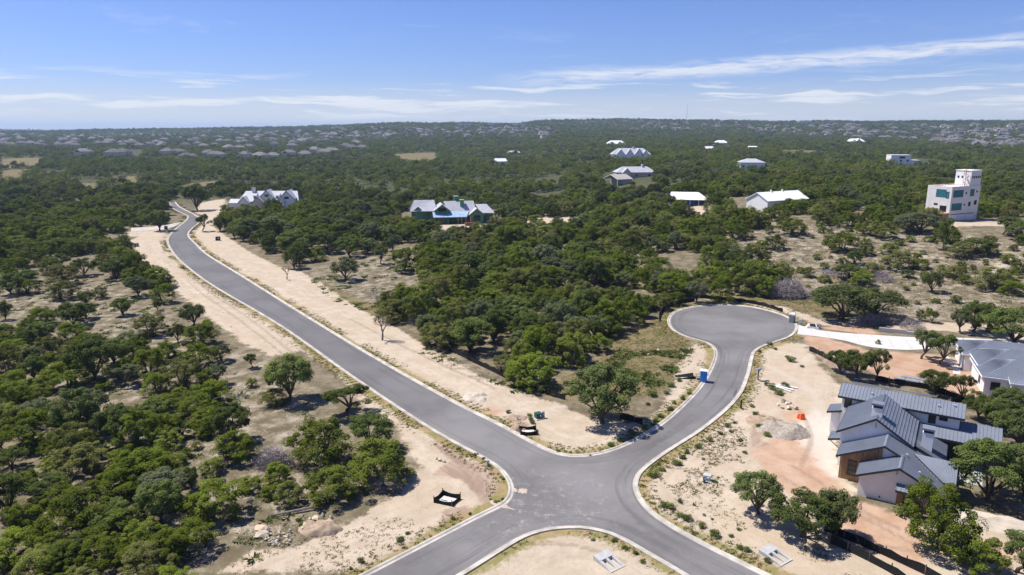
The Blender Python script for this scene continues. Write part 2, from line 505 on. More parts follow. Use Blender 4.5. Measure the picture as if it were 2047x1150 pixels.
# ------------------------------------------------------------------ land-cover outlines (photo pixels)
PX = dict(
 sand=[
  [(372, 468), (392, 448), (425, 452), (450, 470), (500, 505), (560, 535), (610, 548), (660, 580), (720, 620), (790, 655), (850, 692), (900, 720), (960, 757), (1040, 790), (1110, 812), (1180, 838), (1250, 852), (1300, 838), (1335, 800), (1345, 765), (1372, 700), (1395, 682), (1440, 700), (1425, 760), (1330, 850), (1200, 925), (1100, 915), (1000, 855), (900, 800), (740, 710), (600, 625), (480, 550), (400, 500)],
  [(245, 500), (262, 480), (300, 468), (340, 462), (335, 490), (370, 530), (450, 590), (570, 660), (700, 755), (850, 855), (985, 930), (1030, 960), (1030, 1000), (960, 1035), (730, 1160), (440, 1160), (500, 1110), (600, 1090), (700, 1050), (790, 1000), (840, 940), (790, 860), (730, 815), (660, 730), (600, 705), (540, 715), (490, 690), (420, 640), (340, 570), (270, 540)],
  [(900, 1170), (1000, 1095), (1060, 1064), (1110, 1050), (1170, 1050), (1240, 1070), (1300, 1100), (1400, 1170)],
  [(1505, 690), (1560, 680), (1610, 690), (1640, 730), (1680, 770), (1690, 800), (1670, 900), (1720, 1010), (1850, 1040), (1930, 1050), (2100, 1080), (2100, 1170), (1850, 1170), (1750, 1170), (1560, 1165), (1400, 1090), (1330, 1050), (1270, 1000), (1262, 970), (1280, 935), (1400, 860), (1465, 810), (1495, 760)],
  [(385, 435), (400, 405), (450, 396), (455, 420), (440, 445), (410, 455)],
  [(255, 474), (258, 462), (340, 456), (335, 470), (300, 474)],
  [(1035, 444), (1080, 434), (1165, 434), (1150, 452), (1090, 460), (1050, 456)],
  [(880, 451), (978, 444), (972, 453), (930, 458), (888, 460)],
  [(1900, 455), (1990, 452), (2100, 462), (2100, 440), (1990, 440), (1900, 445)],
  [(1340, 606), (1400, 598), (1480, 604), (1580, 630), (1640, 650), (1720, 660), (1720, 645), (1640, 640), (1560, 612), (1480, 598), (1400, 594)],
  [(1385, 410), (1400, 408), (1412, 432), (1395, 434)],
  [(1730, 655), (1900, 662), (2047, 690), (2080, 700), (2080, 680), (2000, 655), (1900, 645)],
 ],
 red=[
  [(1598, 668), (1650, 674), (1700, 690), (1740, 702), (1820, 706), (1900, 712), (1970, 740), (1975, 800), (1920, 812), (1860, 775), (1780, 768), (1730, 738), (1660, 722), (1620, 692)],
  [(1500, 905), (1560, 870), (1630, 885), (1660, 950), (1710, 1000), (1800, 1030), (1860, 1070), (1840, 1150), (1720, 1090), (1620, 1010), (1560, 975)],
  [(1930, 1075), (2100, 1090), (2100, 1125), (1940, 1110)],
  [(950, 822), (985, 812), (1010, 822), (985, 832)],
  [(1560, 830), (1600, 815), (1630, 835), (1590, 850)],
  [(1640, 655), (1720, 668), (1760, 672), (1740, 655), (1680, 648)],
 ],
 brown=[
  [(862, 866), (905, 880), (935, 922), (985, 930), (1005, 985), (965, 1010), (925, 955), (862, 948), (900, 920), (868, 892)],
  [(885, 1020), (935, 1010), (940, 1045), (880, 1062)],
  [(1022, 850), (1040, 838), (1060, 848), (1045, 862)],
  [(1500, 860), (1530, 830), (1545, 850), (1520, 880), (1540, 890), (1500, 900)],
  [(1640, 692), (1660, 710), (1720, 735), (1720, 760), (1660, 735), (1630, 710)],
 ],
 grass=[
  [(1230, 665), (1300, 640), (1332, 630), (1345, 662), (1382, 690), (1385, 720), (1350, 760), (1310, 795), (1240, 800), (1140, 805), (1085, 780), (1150, 745), (1220, 705)],
  [(1395, 592), (1560, 590), (1680, 610), (1700, 645), (1560, 610), (1470, 600)],
  [(640, 560), (700, 590), (760, 615), (740, 632), (680, 600), (630, 570)],
  [(0, 316), (95, 316), (75, 336), (0, 336)], [(0, 340), (70, 338), (45, 358), (0, 358)],
  [(225, 352), (280, 352), (275, 372), (235, 368)], [(785, 308), (870, 305), (872, 323), (805, 327)],
  [(160, 366), (200, 364), (195, 382), (165, 384)], [(360, 370), (440, 360), (430, 378), (370, 386)],
  [(1560, 300), (1650, 302), (1640, 312), (1565, 310)],
 ],
 white=[
  [(1590, 850), (1625, 815), (1665, 830), (1672, 900), (1668, 955), (1640, 935), (1600, 885)],
  [(690, 700), (660, 690), (620, 672), (625, 664), (680, 690)],
 ],
 rock=[
  [(1440, 480), (1540, 446), (1700, 446), (1900, 462), (2100, 500), (2100, 640), (1900, 650), (1720, 620), (1620, 590), (1560, 560), (1500, 530)],
  [(0, 560), (240, 560), (300, 620), (420, 700), (540, 720), (640, 800), (640, 1080), (500, 1120), (400, 1100), (300, 900), (0, 700)],
  [(600, 545), (700, 520), (800, 500), (830, 560), (800, 600), (720, 610)],
  [(860, 690), (980, 745), (960, 765), (850, 715)],
 ],
 dark=[],
)
POLY = {kk: [[G(*p) for p in pl] if min(q[1] for q in pl) > 470 and max(q[0] for q in pl) < 1500 or kk != 'rock' and min(q[1] for q in pl) > 470 else [GT(*p)[:2] for p in pl] for pl in v] for kk, v in PX.items()}


# ------------------------------------------------------------------ ground sheet
def axis(lo, hi, a, b, st, gr):
    xs = list(np.arange(a, b, st))
    s = st; p = xs[0]; left = []
    while p > lo:
        s *= gr; p -= s; left.append(p)
    s = st; p = xs[-1]; right = []
    while p < hi:
        s *= gr; p += s; right.append(p)
    return np.array(left[::-1] + xs + right)


AX = axis(-12500, 12500, -95, 105, 0.6, 1.04)
AY = axis(-400, 12500, 50, 190, 0.6, 1.04)
GX, GY = np.meshgrid(AX, AY, indexing='xy')
gx, gy = GX.ravel(), GY.ravel()
near = (gy < 480) & (gy > 20) & (np.abs(gx) < 320)
rd = np.full(gx.shape, -60.0)
rd[near] = np.maximum(sdist(ROAD_S, gx[near], gy[near]), -60)
gz = hgt(gx, gy)
off = sstep(1.0, 9.0, -rd)
fine = vnoise(gx / 7 + 5, gy / 7 + 2) * 0.5 + vnoise(gx / 2.3, gy / 2.3) * 0.18 + vnoise(gx / 23, gy / 23) * 0.7
for fl in ([(1500, 690), (1590, 640), (1720, 650), (2150, 655), (2150, 1200), (1700, 1130), (1640, 1010), (1640, 880), (1600, 800)], [(250, 470), (255, 450), (372, 436), (356, 466)]):
    fine = fine * (1 - sstep(-7, 0, sdist_far([G(*p) for p in fl], gx, gy, 10)))
gz = gz + fine * 0.7 * off * (1 - sstep(600, 1500, gy)) - 0.25 * sstep(-0.1, 0.5, rd)
# windrow of graded soil along the fence side of the long road
gm = {}
for kk, pls in POLY.items():
    acc = np.full(gx.shape, 0.0)
    for pl in pls:
        far = max(p[1] for p in pl) > 420
        wdt = 14.0 if far else (7.0 if kk in ('sand', 'rock', 'grass') else 3.0)
        d = sdist_far(pl, gx, gy, wdt * 2)
        acc = np.maximum(acc, np.clip(0.5 + d / wdt, 0, 1))
    gm[kk] = acc
verge = np.clip(1 + rd / 6.0, 0, 1) * (rd < 0.4)
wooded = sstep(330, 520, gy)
nx, ny = len(AX), len(AY)
ii = np.arange(nx * ny).reshape(ny, nx)
quads = np.stack([ii[:-1, :-1], ii[:-1, 1:], ii[1:, 1:], ii[1:, :-1]], -1).reshape(-1, 4)
gme = np_mesh('ground', np.stack([gx, gy, gz], -1), quads=quads)
TRK = {'lt': [[(2120, 505), (2047, 512), (2005, 524), (1985, 540), (1965, 552), (1930, 552), (1880, 545)], [(2120, 509), (2050, 517), (2012, 529), (1993, 544), (1970, 557)], [(1900, 520), (1820, 512), (1740, 505), (1660, 492), (1600, 500)], [(1510, 725), (1560, 745), (1620, 780), (1650, 830)], [(690, 700), (640, 676), (590, 645), (520, 600), (470, 566)]],
       'dk': [[(880, 880), (905, 915), (930, 950), (950, 985), (985, 1010)], [(893, 876), (920, 912), (948, 950), (970, 985)], [(1560, 960), (1600, 985), (1660, 1010), (1740, 1050), (1830, 1100)], [(1580, 930), (1640, 975), (1710, 1020), (1800, 1062)], [(1530, 780), (1590, 820), (1620, 880), (1600, 940)], [(700, 640), (800, 690), (900, 740), (990, 785)], [(940, 760), (1000, 765), (1060, 792), (1120, 806), (1180, 815)], [(900, 740), (960, 742), (1000, 752)], [(330, 500), (400, 570), (500, 640), (600, 720), (700, 800), (800, 880)], [(318, 505), (388, 575), (490, 650), (590, 730)], [(950, 1130), (1050, 1100), (1150, 1090), (1250, 1130)], [(1650, 1130), (1750, 1090), (1850, 1120), (2000, 1100)]]}


def line_mask(lines, width):
    acc = np.zeros(gx.shape)
    for ln in lines:
        P_ = catmull([GT(*p)[:2] for p in ln], 2.0)
        m_ = (gx > P_[:, 0].min() - 3) & (gx < P_[:, 0].max() + 3) & (gy > P_[:, 1].min() - 3) & (gy < P_[:, 1].max() + 3)
        if not m_.any(): continue
        X_, Y_ = gx[m_], gy[m_]; best = np.full(X_.shape, 1e9)
        for (ax, ay), (bx2, by2) in zip(P_[:-1], P_[1:]):
            dx, dy = bx2 - ax, by2 - ay
            tt = np.clip(((X_ - ax) * dx + (Y_ - ay) * dy) / (dx * dx + dy * dy + 1e-9), 0, 1)
            np.minimum(best, (X_ - ax - tt * dx) ** 2 + (Y_ - ay - tt * dy) ** 2, out=best)
        acc[m_] = np.maximum(acc[m_], np.clip(1 - np.sqrt(best) / width, 0, 1))
    return acc


for nm in ('lt', 'dk'):
    a = gme.attributes.new(nm, 'FLOAT', 'POINT'); a.data.foreach_set('value', line_mask(TRK[nm], 1.5 if nm == 'lt' else 0.9).astype(np.float32))
a = gme.attributes.new('rd', 'FLOAT', 'POINT'); a.data.foreach_set('value', np.clip(-rd, -1, 60).astype(np.float32))
for nm, chans in (('m1', ('sand', 'red', 'grass', 'rock')), ('m2', ('brown', 'white'))):
    a = gme.attributes.new(nm, 'FLOAT_COLOR', 'POINT')
    arr = np.zeros((len(gx), 4), np.float32)
    for i, c in enumerate(chans):
        arr[:, i] = gm[c]
    if nm == 'm2':
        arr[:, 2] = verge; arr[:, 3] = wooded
    a.data.foreach_set('color', arr.ravel())
gme.polygons.foreach_set('use_smooth', np.ones(len(quads), bool))


def ground_mat():
    m, t, b = new_mat('ground')
    geo = t.n('ShaderNodeNewGeometry'); P = geo.outputs['Position']
    a1 = t.n('ShaderNodeAttribute', attribute_name='m1'); a2 = t.n('ShaderNodeAttribute', attribute_name='m2')
    s1 = t.n('ShaderNodeSeparateColor'); t.link(a1.outputs['Color'], s1.inputs[0])
    s2 = t.n('ShaderNodeSeparateColor'); t.link(a2.outputs['Color'], s2.inputs[0])
    big = t.noise(P, 0.05, 5, 0.6); mid = t.noise(P, 0.32, 6, 0.65); fin = t.noise(P, 1.6, 6, 0.7); grit = t.noise(P, 7.0, 4, 0.7)
    rda = t.n('ShaderNodeAttribute', attribute_name='rd').outputs['Fac']
    sx = t.n('ShaderNodeSeparateXYZ'); t.link(P, sx.inputs[0])
    strk = t.noise(t.comb(t.math('MULTIPLY', rda, 0.75), t.math('MULTIPLY', sx.outputs[0], 0.06), t.math('MULTIPLY', sx.outputs[1], 0.06)), 1.0, 6, 0.68, 0.5)

    def edge(sock, k1=0.55, k2=0.35, soft=0.07):
        v = t.math('ADD', sock, t.math('ADD', t.math('MULTIPLY', t.math('SUBTRACT', mid, 0.5), k1), t.math('MULTIPLY', t.math('SUBTRACT', fin, 0.5), k2)))
        return t.ss(v, 0.5 - soft, 0.5 + soft)
    # dry scrub floor: leaf litter, dry grass, pale caliche showing through, some green
    base = t.mix(t.ss(mid, 0.36, 0.62), (0.125, 0.098, 0.064), (0.225, 0.182, 0.122))
    base = t.mix(t.math('MULTIPLY', t.ss(fin, 0.44, 0.62), 0.7), base, (0.125, 0.118, 0.052))
    pale = t.math('MULTIPLY', t.ss(t.math('ADD', t.math('MULTIPLY', mid, 0.5), t.math('MULTIPLY', grit, 0.5)), 0.50, 0.60), t.math('ADD', 0.2, t.math('MULTIPLY', a1.outputs['Alpha'], 0.8)))
    base = t.mix(pale, base, (0.40, 0.34, 0.275))
    base = t.mix(t.math('MULTIPLY', s2.outputs[2], 0.0), base, base)
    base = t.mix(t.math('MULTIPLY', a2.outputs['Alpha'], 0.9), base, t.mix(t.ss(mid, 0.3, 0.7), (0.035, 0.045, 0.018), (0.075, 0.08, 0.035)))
    # grassy patches
    gr = t.mix(t.ss(mid, 0.35, 0.6), (0.11, 0.10, 0.035), (0.21, 0.16, 0.085))
    gr = t.mix(t.math('MULTIPLY', t.ss(fin, 0.5, 0.62), 0.5), gr, (0.10, 0.10, 0.045))
    c = t.mix(edge(s1.outputs[2]), base, gr)
    # graded caliche
    sd_ = t.mix(t.ss(t.math('ADD', t.math('MULTIPLY', strk, 0.4), t.math('MULTIPLY', mid, 0.6)), 0.36, 0.66), (0.40, 0.325, 0.235), (0.52, 0.435, 0.335))
    sd_ = t.mix(t.math('MULTIPLY', t.ss(big, 0.45, 0.65), 0.5), sd_, (0.45, 0.345, 0.24))
    sd_ = t.mix(t.math('MULTIPLY', t.ss(grit, 0.50, 0.70), 0.45), sd_, (0.31, 0.24, 0.165))
    sd_ = t.mix(t.math('MULTIPLY', t.ss(fin, 0.52, 0.68), 0.5), sd_, (0.34, 0.265, 0.185))
    c = t.mix(edge(s1.outputs[0], 0.5, 0.5), c, sd_)
    rdc = t.mix(t.ss(mid, 0.35, 0.65), (0.40, 0.245, 0.155), (0.47, 0.32, 0.225))
    c = t.mix(t.math('MULTIPLY', edge(s1.outputs[1], 0.7, 0.2, 0.25), 0.9), c, rdc)
    br = t.mix(t.ss(strk, 0.4, 0.6), (0.27, 0.19, 0.14), (0.38, 0.28, 0.21))
    c = t.mix(t.math('MULTIPLY', edge(s2.outputs[0], 0.5, 0.3, 0.1), 0.9), c, br)
    c = t.mix(t.math('MULTIPLY', edge(s2.outputs[1], 0.9, 0.7, 0.35), 0.6), c, (0.56, 0.52, 0.46))
    lt = t.n('ShaderNodeAttribute', attribute_name='lt').outputs['Fac']; dk = t.n('ShaderNodeAttribute', attribute_name='dk').outputs['Fac']
    c = t.mix(t.math('MULTIPLY', t.ss(t.math('ADD', lt, t.math('MULTIPLY', t.math('SUBTRACT', fin, 0.5), 0.9)), 0.3, 0.75), 0.75), c, (0.47, 0.40, 0.32))
    c = t.mix(t.math('MULTIPLY', t.ss(t.math('ADD', dk, t.math('MULTIPLY', t.math('SUBTRACT', fin, 0.5), 1.1)), 0.35, 0.85), 0.5), c, (0.24, 0.175, 0.125))
    # weedy strip next to the kerb
    vg = t.math('ADD', s2.outputs[2], t.math('ADD', t.math('MULTIPLY', t.math('SUBTRACT', fin, 0.5), 0.5), t.math('MULTIPLY', t.math('SUBTRACT', big, 0.5), 0.7)))
    c = t.mix(t.math('MULTIPLY', t.ss(vg, 0.62, 0.82), 0.85), c, t.mix(t.ss(mid, 0.42, 0.58), (0.30, 0.215, 0.105), (0.175, 0.165, 0.04)))
    t.link(c, b.inputs['Base Color'])
    b.inputs['Roughness'].default_value = 0.95
    b.inputs['Specular IOR Level'].default_value = 0.1
    bn = t.n('ShaderNodeBump'); bn.inputs['Strength'].default_value = 0.55; bn.inputs['Distance'].default_value = 0.25
    h = t.math('ADD', t.math('MULTIPLY', fin, 0.8), t.math('MULTIPLY', grit, 0.25))
    t.link(h, bn.inputs['Height']); t.link(bn.outputs[0], b.inputs['Normal'])
    return m


ground = props(link_mesh('ground', gme, None, [ground_mat()]), kind='structure')


def zt(x, y):
    """height of the ground sheet next to the roads (terrain plus its small relief)"""
    i = np.searchsorted(AX, x) ; j = np.searchsorted(AY, y)
    i = min(max(i, 1), nx - 1); j = min(max(j, 1), ny - 1)
    fx = (x - AX[i - 1]) / (AX[i] - AX[i - 1]); fy = (y - AY[j - 1]) / (AY[j] - AY[j - 1])
    Z = gz.reshape(ny, nx)
    return float((Z[j - 1, i - 1] * (1 - fx) + Z[j - 1, i] * fx) * (1 - fy) + (Z[j, i - 1] * (1 - fx) + Z[j, i] * fx) * fy)


# ------------------------------------------------------------------ roads and kerbs
def asphalt():
    m, t, b = new_mat('asphalt')
    geo = t.n('ShaderNodeNewGeometry'); P = geo.outputs['Position']
    ed = t.n('ShaderNodeAttribute', attribute_name='ed').outputs['Fac']
    sx = t.n('ShaderNodeSeparateXYZ'); t.link(P, sx.inputs[0])
    strk = t.noise(t.comb(t.math('MULTIPLY', ed, 1.5), t.math('MULTIPLY', sx.outputs[0], 0.045), t.math('MULTIPLY', sx.outputs[1], 0.045)), 1.0, 6, 0.62, 0.15)
    big = t.noise(P, 0.07, 5, 0.6); fin = t.noise(P, 0.9, 7, 0.7); grit = t.noise(P, 12, 3, 0.7)
    c = t.mix(t.ss(big, 0.3, 0.7), (0.130, 0.122, 0.119), (0.205, 0.195, 0.190))
    c = t.mix(t.math('MULTIPLY', t.math('MULTIPLY', t.ss(strk, 0.46, 0.66), 0.6), t.ss(ed, 3.3, 2.2)), c, (0.085, 0.078, 0.079))
    c = t.mix(t.math('MULTIPLY', t.ss(fin, 0.50, 0.75), 0.35), c, (0.215, 0.20, 0.19))
    c = t.mix(t.math('MULTIPLY', t.ss(ed, 0.9, 0.15), t.math('MULTIPLY', t.ss(fin, 0.3, 0.7), 0.5)), c, (0.26, 0.235, 0.21))
    c = t.mix(t.math('MULTIPLY', t.ss(sx.outputs[0], -4.0, -26.0), 0.42), c, (0.085, 0.079, 0.080))
    # pale dust tracked over the crossing
    sp = t.n('ShaderNodeVectorMath', operation='DISTANCE'); t.link(P, sp.inputs[0]); sp.inputs[1].default_value = (4.0, 76.0, 0.03)
    dn = t.math('MULTIPLY', t.ss(sp.outputs['Value'], 15.0, 2.0), t.ss(t.noise(P, 0.6, 9, 0.80, 0.1), 0.50, 0.72))
    c = t.mix(t.math('MULTIPLY', dn, 0.75), c, (0.46, 0.41, 0.37))
    c = t.mix(t.math('MULTIPLY', t.ss(grit, 0.45, 0.7), 0.25), c, (0.20, 0.195, 0.20))
    t.link(c, b.inputs['Base Color']); b.inputs['Roughness'].default_value = 0.85
    b.inputs['Specular IOR Level'].default_value = 0.25
    return m


M['asphalt'] = asphalt()


def flat_poly(name, pts, z, mat, parent=None):
    tri = geometry.tessellate_polygon([[Vector((p[0], p[1], 0)) for p in pts]])
    me = bpy.data.meshes.new(name)
    me.from_pydata([(p[0], p[1], z) for p in pts], [], [tuple(f) for f in tri])
    me.update()
    if len(me.polygons) and me.polygons[0].normal.z < 0:
        me.flip_normals()
    return link_mesh(name, me, parent, [mat])


RB = ROAD[::2]
bx = np.arange(RB[:, 0].min(), RB[:, 0].max(), 1.1); by = np.arange(RB[:, 1].min(), RB[:, 1].max(), 1.1)
QX, QY = (q.ravel() for q in np.meshgrid(bx, by))
QX = QX + RNG.uniform(-.12, .12, QX.shape); QY = QY + RNG.uniform(-.12, .12, QY.shape)
inn = sdist(RB, QX, QY) > 0.6
allp = [Vector(p) for p in RB] + [Vector((a_, b_)) for a_, b_ in zip(QX[inn], QY[inn])]
nb_ = len(RB)
cv, ce, cf = geometry.delaunay_2d_cdt(allp, [(i_, (i_ + 1) % nb_) for i_ in range(nb_)], [], 1, 1e-4)[:3]
rme = bpy.data.meshes.new('road'); rme.from_pydata([(v_.x, v_.y, 0.02) for v_ in cv], [], cf); rme.update()
if rme.polygons[0].normal.z < 0: rme.flip_normals()
ra = rme.attributes.new('ed', 'FLOAT', 'POINT')
ra.data.foreach_set('value', np.maximum(0, sdist(RB, np.array([v_.x for v_ in cv]), np.array([v_.y for v_ in cv]))).astype(np.float32))
props(link_mesh('road', rme, None, [M['asphalt']]), kind='structure')
props(flat_poly('side_street', SIDE, 0.06, M['concrete']), kind='structure')


def kerb(line, side):
    """mountable concrete kerb: cross-section swept along the road edge; side +1 = outwards to the left of travel"""
    L = np.array(line)
    d = np.gradient(L, axis=0); d /= np.linalg.norm(d, axis=1)[:, None] + 1e-9
    n = np.stack([-d[:, 1], d[:, 0]], -1) * side
    prof = [(-0.35, -0.30), (-0.35, 0.035), (-0.05, 0.03), (0.12, 0.15), (0.34, 0.155), (0.36, 0.13), (0.36, -0.30)]
    V = []; F = []
    for i in range(len(L)):
        for o, z in prof:
            V.append((L[i, 0] + n[i, 0] * o, L[i, 1] + n[i, 1] * o, z))
    q = len(prof)
    for i in range(len(L) - 1):
        for j in range(q - 1):
            a = i * q + j
            F.append((a, a + 1, a + 1 + q, a + q))
    me = bpy.data.meshes.new('kerb'); me.from_pydata(V, [], F); me.update()
    return props(link_mesh('kerb', me, None, [M['concrete']]), kind='structure')


kerb(EL, -1); kerb(EB, -1); kerb(ER, -1)


# stains, patches and tyre scuffs lying on the asphalt
def blob(name, px, py, w, h, mat, z, rot=0.0, seed=0, label=None):
    r = random.Random(seed); cx, cy = G(px, py)
    pts = []
    for i in range(22):
        a = 2 * math.pi * i / 22
        rr = 0.62 + 0.38 * r.random()
        x, y = math.cos(a) * rr * w / 2, math.sin(a) * rr * h / 2
        pts.append((cx + x * math.cos(rot) - y * math.sin(rot), cy + x * math.sin(rot) + y * math.cos(rot)))
    o = flat_poly(name, pts, z, mat)
    return props(o, kind='structure')


M['patch'] = simple('sand_patch', (0.44, 0.36, 0.28), 0.95, 0.15, 2)
M['stain'] = simple('oil_stain', (0.085, 0.08, 0.085), 0.7, 0.15, 2)
blob('sand_spill', 1045, 982, 1.6, 1.5, M['patch'], 0.026, 0.4, 1)
blob('sand_spill', 1000, 1010, 4.2, 1.0, M['patch'], 0.026, -0.6, 2)
blob('sand_spill', 1028, 980, 0.9, 1.2, M['patch'], 0.030, 0.4, 3)
blob('oil_stain', 1470, 785, 0.5, 4.6, M['stain'], 0.026, -0.45, 4)

# ------------------------------------------------------------------ driveway, garden path, pads
def slabs(name, top, bot, n, mat, z, gap=0.05, zb=-0.25, skip=()):
    """concrete run between two traced edges, laid as separate slabs"""
    root = empty(name, (0, 0, 0)); root['kind'] = 'structure'
    T = catmull([G(*p) for p in top], 0.5); B = catmull([G(*p) for p in bot], 0.5)

    def at(L, u):
        x = u * (len(L) - 1); i = min(int(x), len(L) - 2); return L[i] * (1 - x + i) + L[i + 1] * (x - i)
    for i in range(n):
        if i in skip: continue
        u0, u1 = i / n, (i + 1) / n
        ln = np.linalg.norm(at(T, u1) - at(T, u0)) + 1e-6
        e = gap / ln / n * 0.5
        sub = 4; pts = []
        for s in range(sub + 1):
            pts.append(at(B, u0 + e + (u1 - u0 - 2 * e) * s / sub))
        for s in range(sub + 1):
            pts.append(at(T, u1 - e - (u1 - u0 - 2 * e) * s / sub))
        mb = MB(); mb.prism([(p[0], p[1], zb) for p in pts], [(p[0], p[1], z) for p in pts])
        mb.build('slab', mat, root)
    return root


slabs('driveway', [(1596, 650), (1640, 661), (1700, 667), (1760, 671), (1835, 675), (1925, 676)],
      [(1594, 669), (1640, 674), (1690, 682), (1745, 695), (1830, 700), (1925, 688)], 11, M['white_concrete'], 0.07, zb=-0.3)
slabs('driveway_end', [(1926, 676), (1990, 680), (2030, 684), (2047, 690)], [(1926, 684), (1985, 688), (2020, 694), (2036, 700)], 4, M['white_concrete'], 0.07, zb=-0.3)
slabs('garden_path', [(1893, 712), (1905, 722), (1918, 736), (1920, 749)], [(1883, 714), (1893, 725), (1905, 737), (1904, 748)], 4, M['white_concrete'], 0.07, zb=-0.3)

# ------------------------------------------------------------------ building helpers (local frame: a = right, b = away, z = up)
def block(par, name, a0, a1, b0, b1, z0, z1, mat, bevel=0.0):
    return MB().box(a0, a1, b0, b1, z0, z1).build(name, mat, par, bevel)


def gable_wall(par, name, poly, b0, b1, mat):
    """polygon in (a, z), extruded from b0 to b1"""
    return MB().prism([(a, b0, z) for a, z in poly], [(a, b1, z) for a, z in poly]).build(name, mat, par)


def side_wall(par, name, poly, a0, a1, mat):
    """polygon in (b, z), extruded from a0 to a1"""
    return MB().prism([(a0, b, z) for b, z in poly], [(a1, b, z) for b, z in poly]).build(name, mat, par)


def roof_slope(par, p, mat, seam=0.45, th=0.14, rib=0.06, ribw=0.06, trim=None, name='roof_panel', across=False):
    """metal roof slope p = eave-left, eave-right, ridge-right, ridge-left, with raised seams running up the slope"""
    P = [Vector(q) for q in p]
    mb = MB(); mb.slab(P, th)
    o = mb.build(name, mat, par)
    nrm = (P[1] - P[0]).cross(P[3] - P[0]).normalized()
    if nrm.z < 0: nrm = -nrm
    if seam:
        A, B, C, D = (P[0], P[1], P[2], P[3]) if not across else (P[1], P[2], P[3], P[0])
        n = max(2, int(max((B - A).length, (C - D).length) / seam)); rb = MB()
        for i in range(n + 1):
            u = i / n
            lo = A.lerp(B, u); hi = D.lerp(C, u)
            d = (hi - lo)
            if d.length < 0.15: continue
            s = d.normalized().cross(nrm) * (ribw / 2)
            rb.prism([lo - s, lo + s, hi + s, hi - s], [lo - s + nrm * rib, lo + s + nrm * rib, hi + s + nrm * rib, hi - s + nrm * rib])
        sm = rb.build('standing_seams', mat, o); sm['kind'] = 'stuff'
    if trim is not None:
        tb = MB()
        e = P[1] - P[0]
        for q0, q1 in ((P[0], P[1]), (P[1], P[2]), (P[3], P[0])):
            if (q1 - q0).length < 0.05: continue
            outw = ((q0 + q1) / 2 - (P[0] + P[1] + P[2] + P[3]) / 4); outw -= nrm * outw.dot(nrm)
            dd = (q1 - q0).normalized(); outw = (outw - dd * outw.dot(dd)).normalized() * 0.06
            lo = [q0, q1, q1 + outw, q0 + outw]
            tb.prism([v - Vector((0, 0, 0.26)) for v in lo], [v + nrm * 0.02 for v in lo])
        tb.build('fascia', trim, o)
    return o


def window(par, ctr, w, h, face, fmat, gmat, mul=0, tra=0, bar=0.07):
    """window standing a little proud of the wall; face = '-b', '+a', '-a' (direction it looks)"""
    x, y, z = ctr
    o = empty('window', (x, y, z), {'-b': 0, '+a': math.pi / 2, '-a': -math.pi / 2, '+b': math.pi}[face], parent=par)
    mb = MB()
    mb.box(-w / 2 - bar, -w / 2, -0.07, 0.02, -h / 2 - bar, h / 2 + bar)
    mb.box(w / 2, w / 2 + bar, -0.07, 0.02, -h / 2 - bar, h / 2 + bar)
    mb.box(-w / 2, w / 2, -0.07, 0.02, h / 2, h / 2 + bar)
    mb.box(-w / 2, w / 2, -0.07, 0.02, -h / 2 - bar, -h / 2)
    for i in range(mul):
        c = -w / 2 + w * (i + 1) / (mul + 1); mb.box(c - 0.03, c + 0.03, -0.055, -0.015, -h / 2, h / 2)
    for i in range(tra):
        c = -h / 2 + h * (i + 1) / (tra + 1); mb.box(-w / 2, w / 2, -0.05, -0.017, c - 0.03, c + 0.03)
    mb.build('frame', fmat, o)
    MB().box(-w / 2, w / 2, -0.012, 0.02, -h / 2, h / 2).build('pane', gmat, o)
    return o


def gable_roof(par, a0, a1, ridge_a, b0, b1, ze, zr, mat, trim, seam=0.45, along=True, acrossR=False):
    """ridge along b; eaves at a0 / a1"""
    roof_slope(par, [(a0, b1, ze), (a0, b0, ze), (ridge_a, b0, zr), (ridge_a, b1, zr)], mat, seam, trim=trim)
    roof_slope(par, [(a1, b0, ze), (a1, b1, ze), (ridge_a, b1, zr), (ridge_a, b0, zr)], mat, seam, trim=trim, across=acrossR)


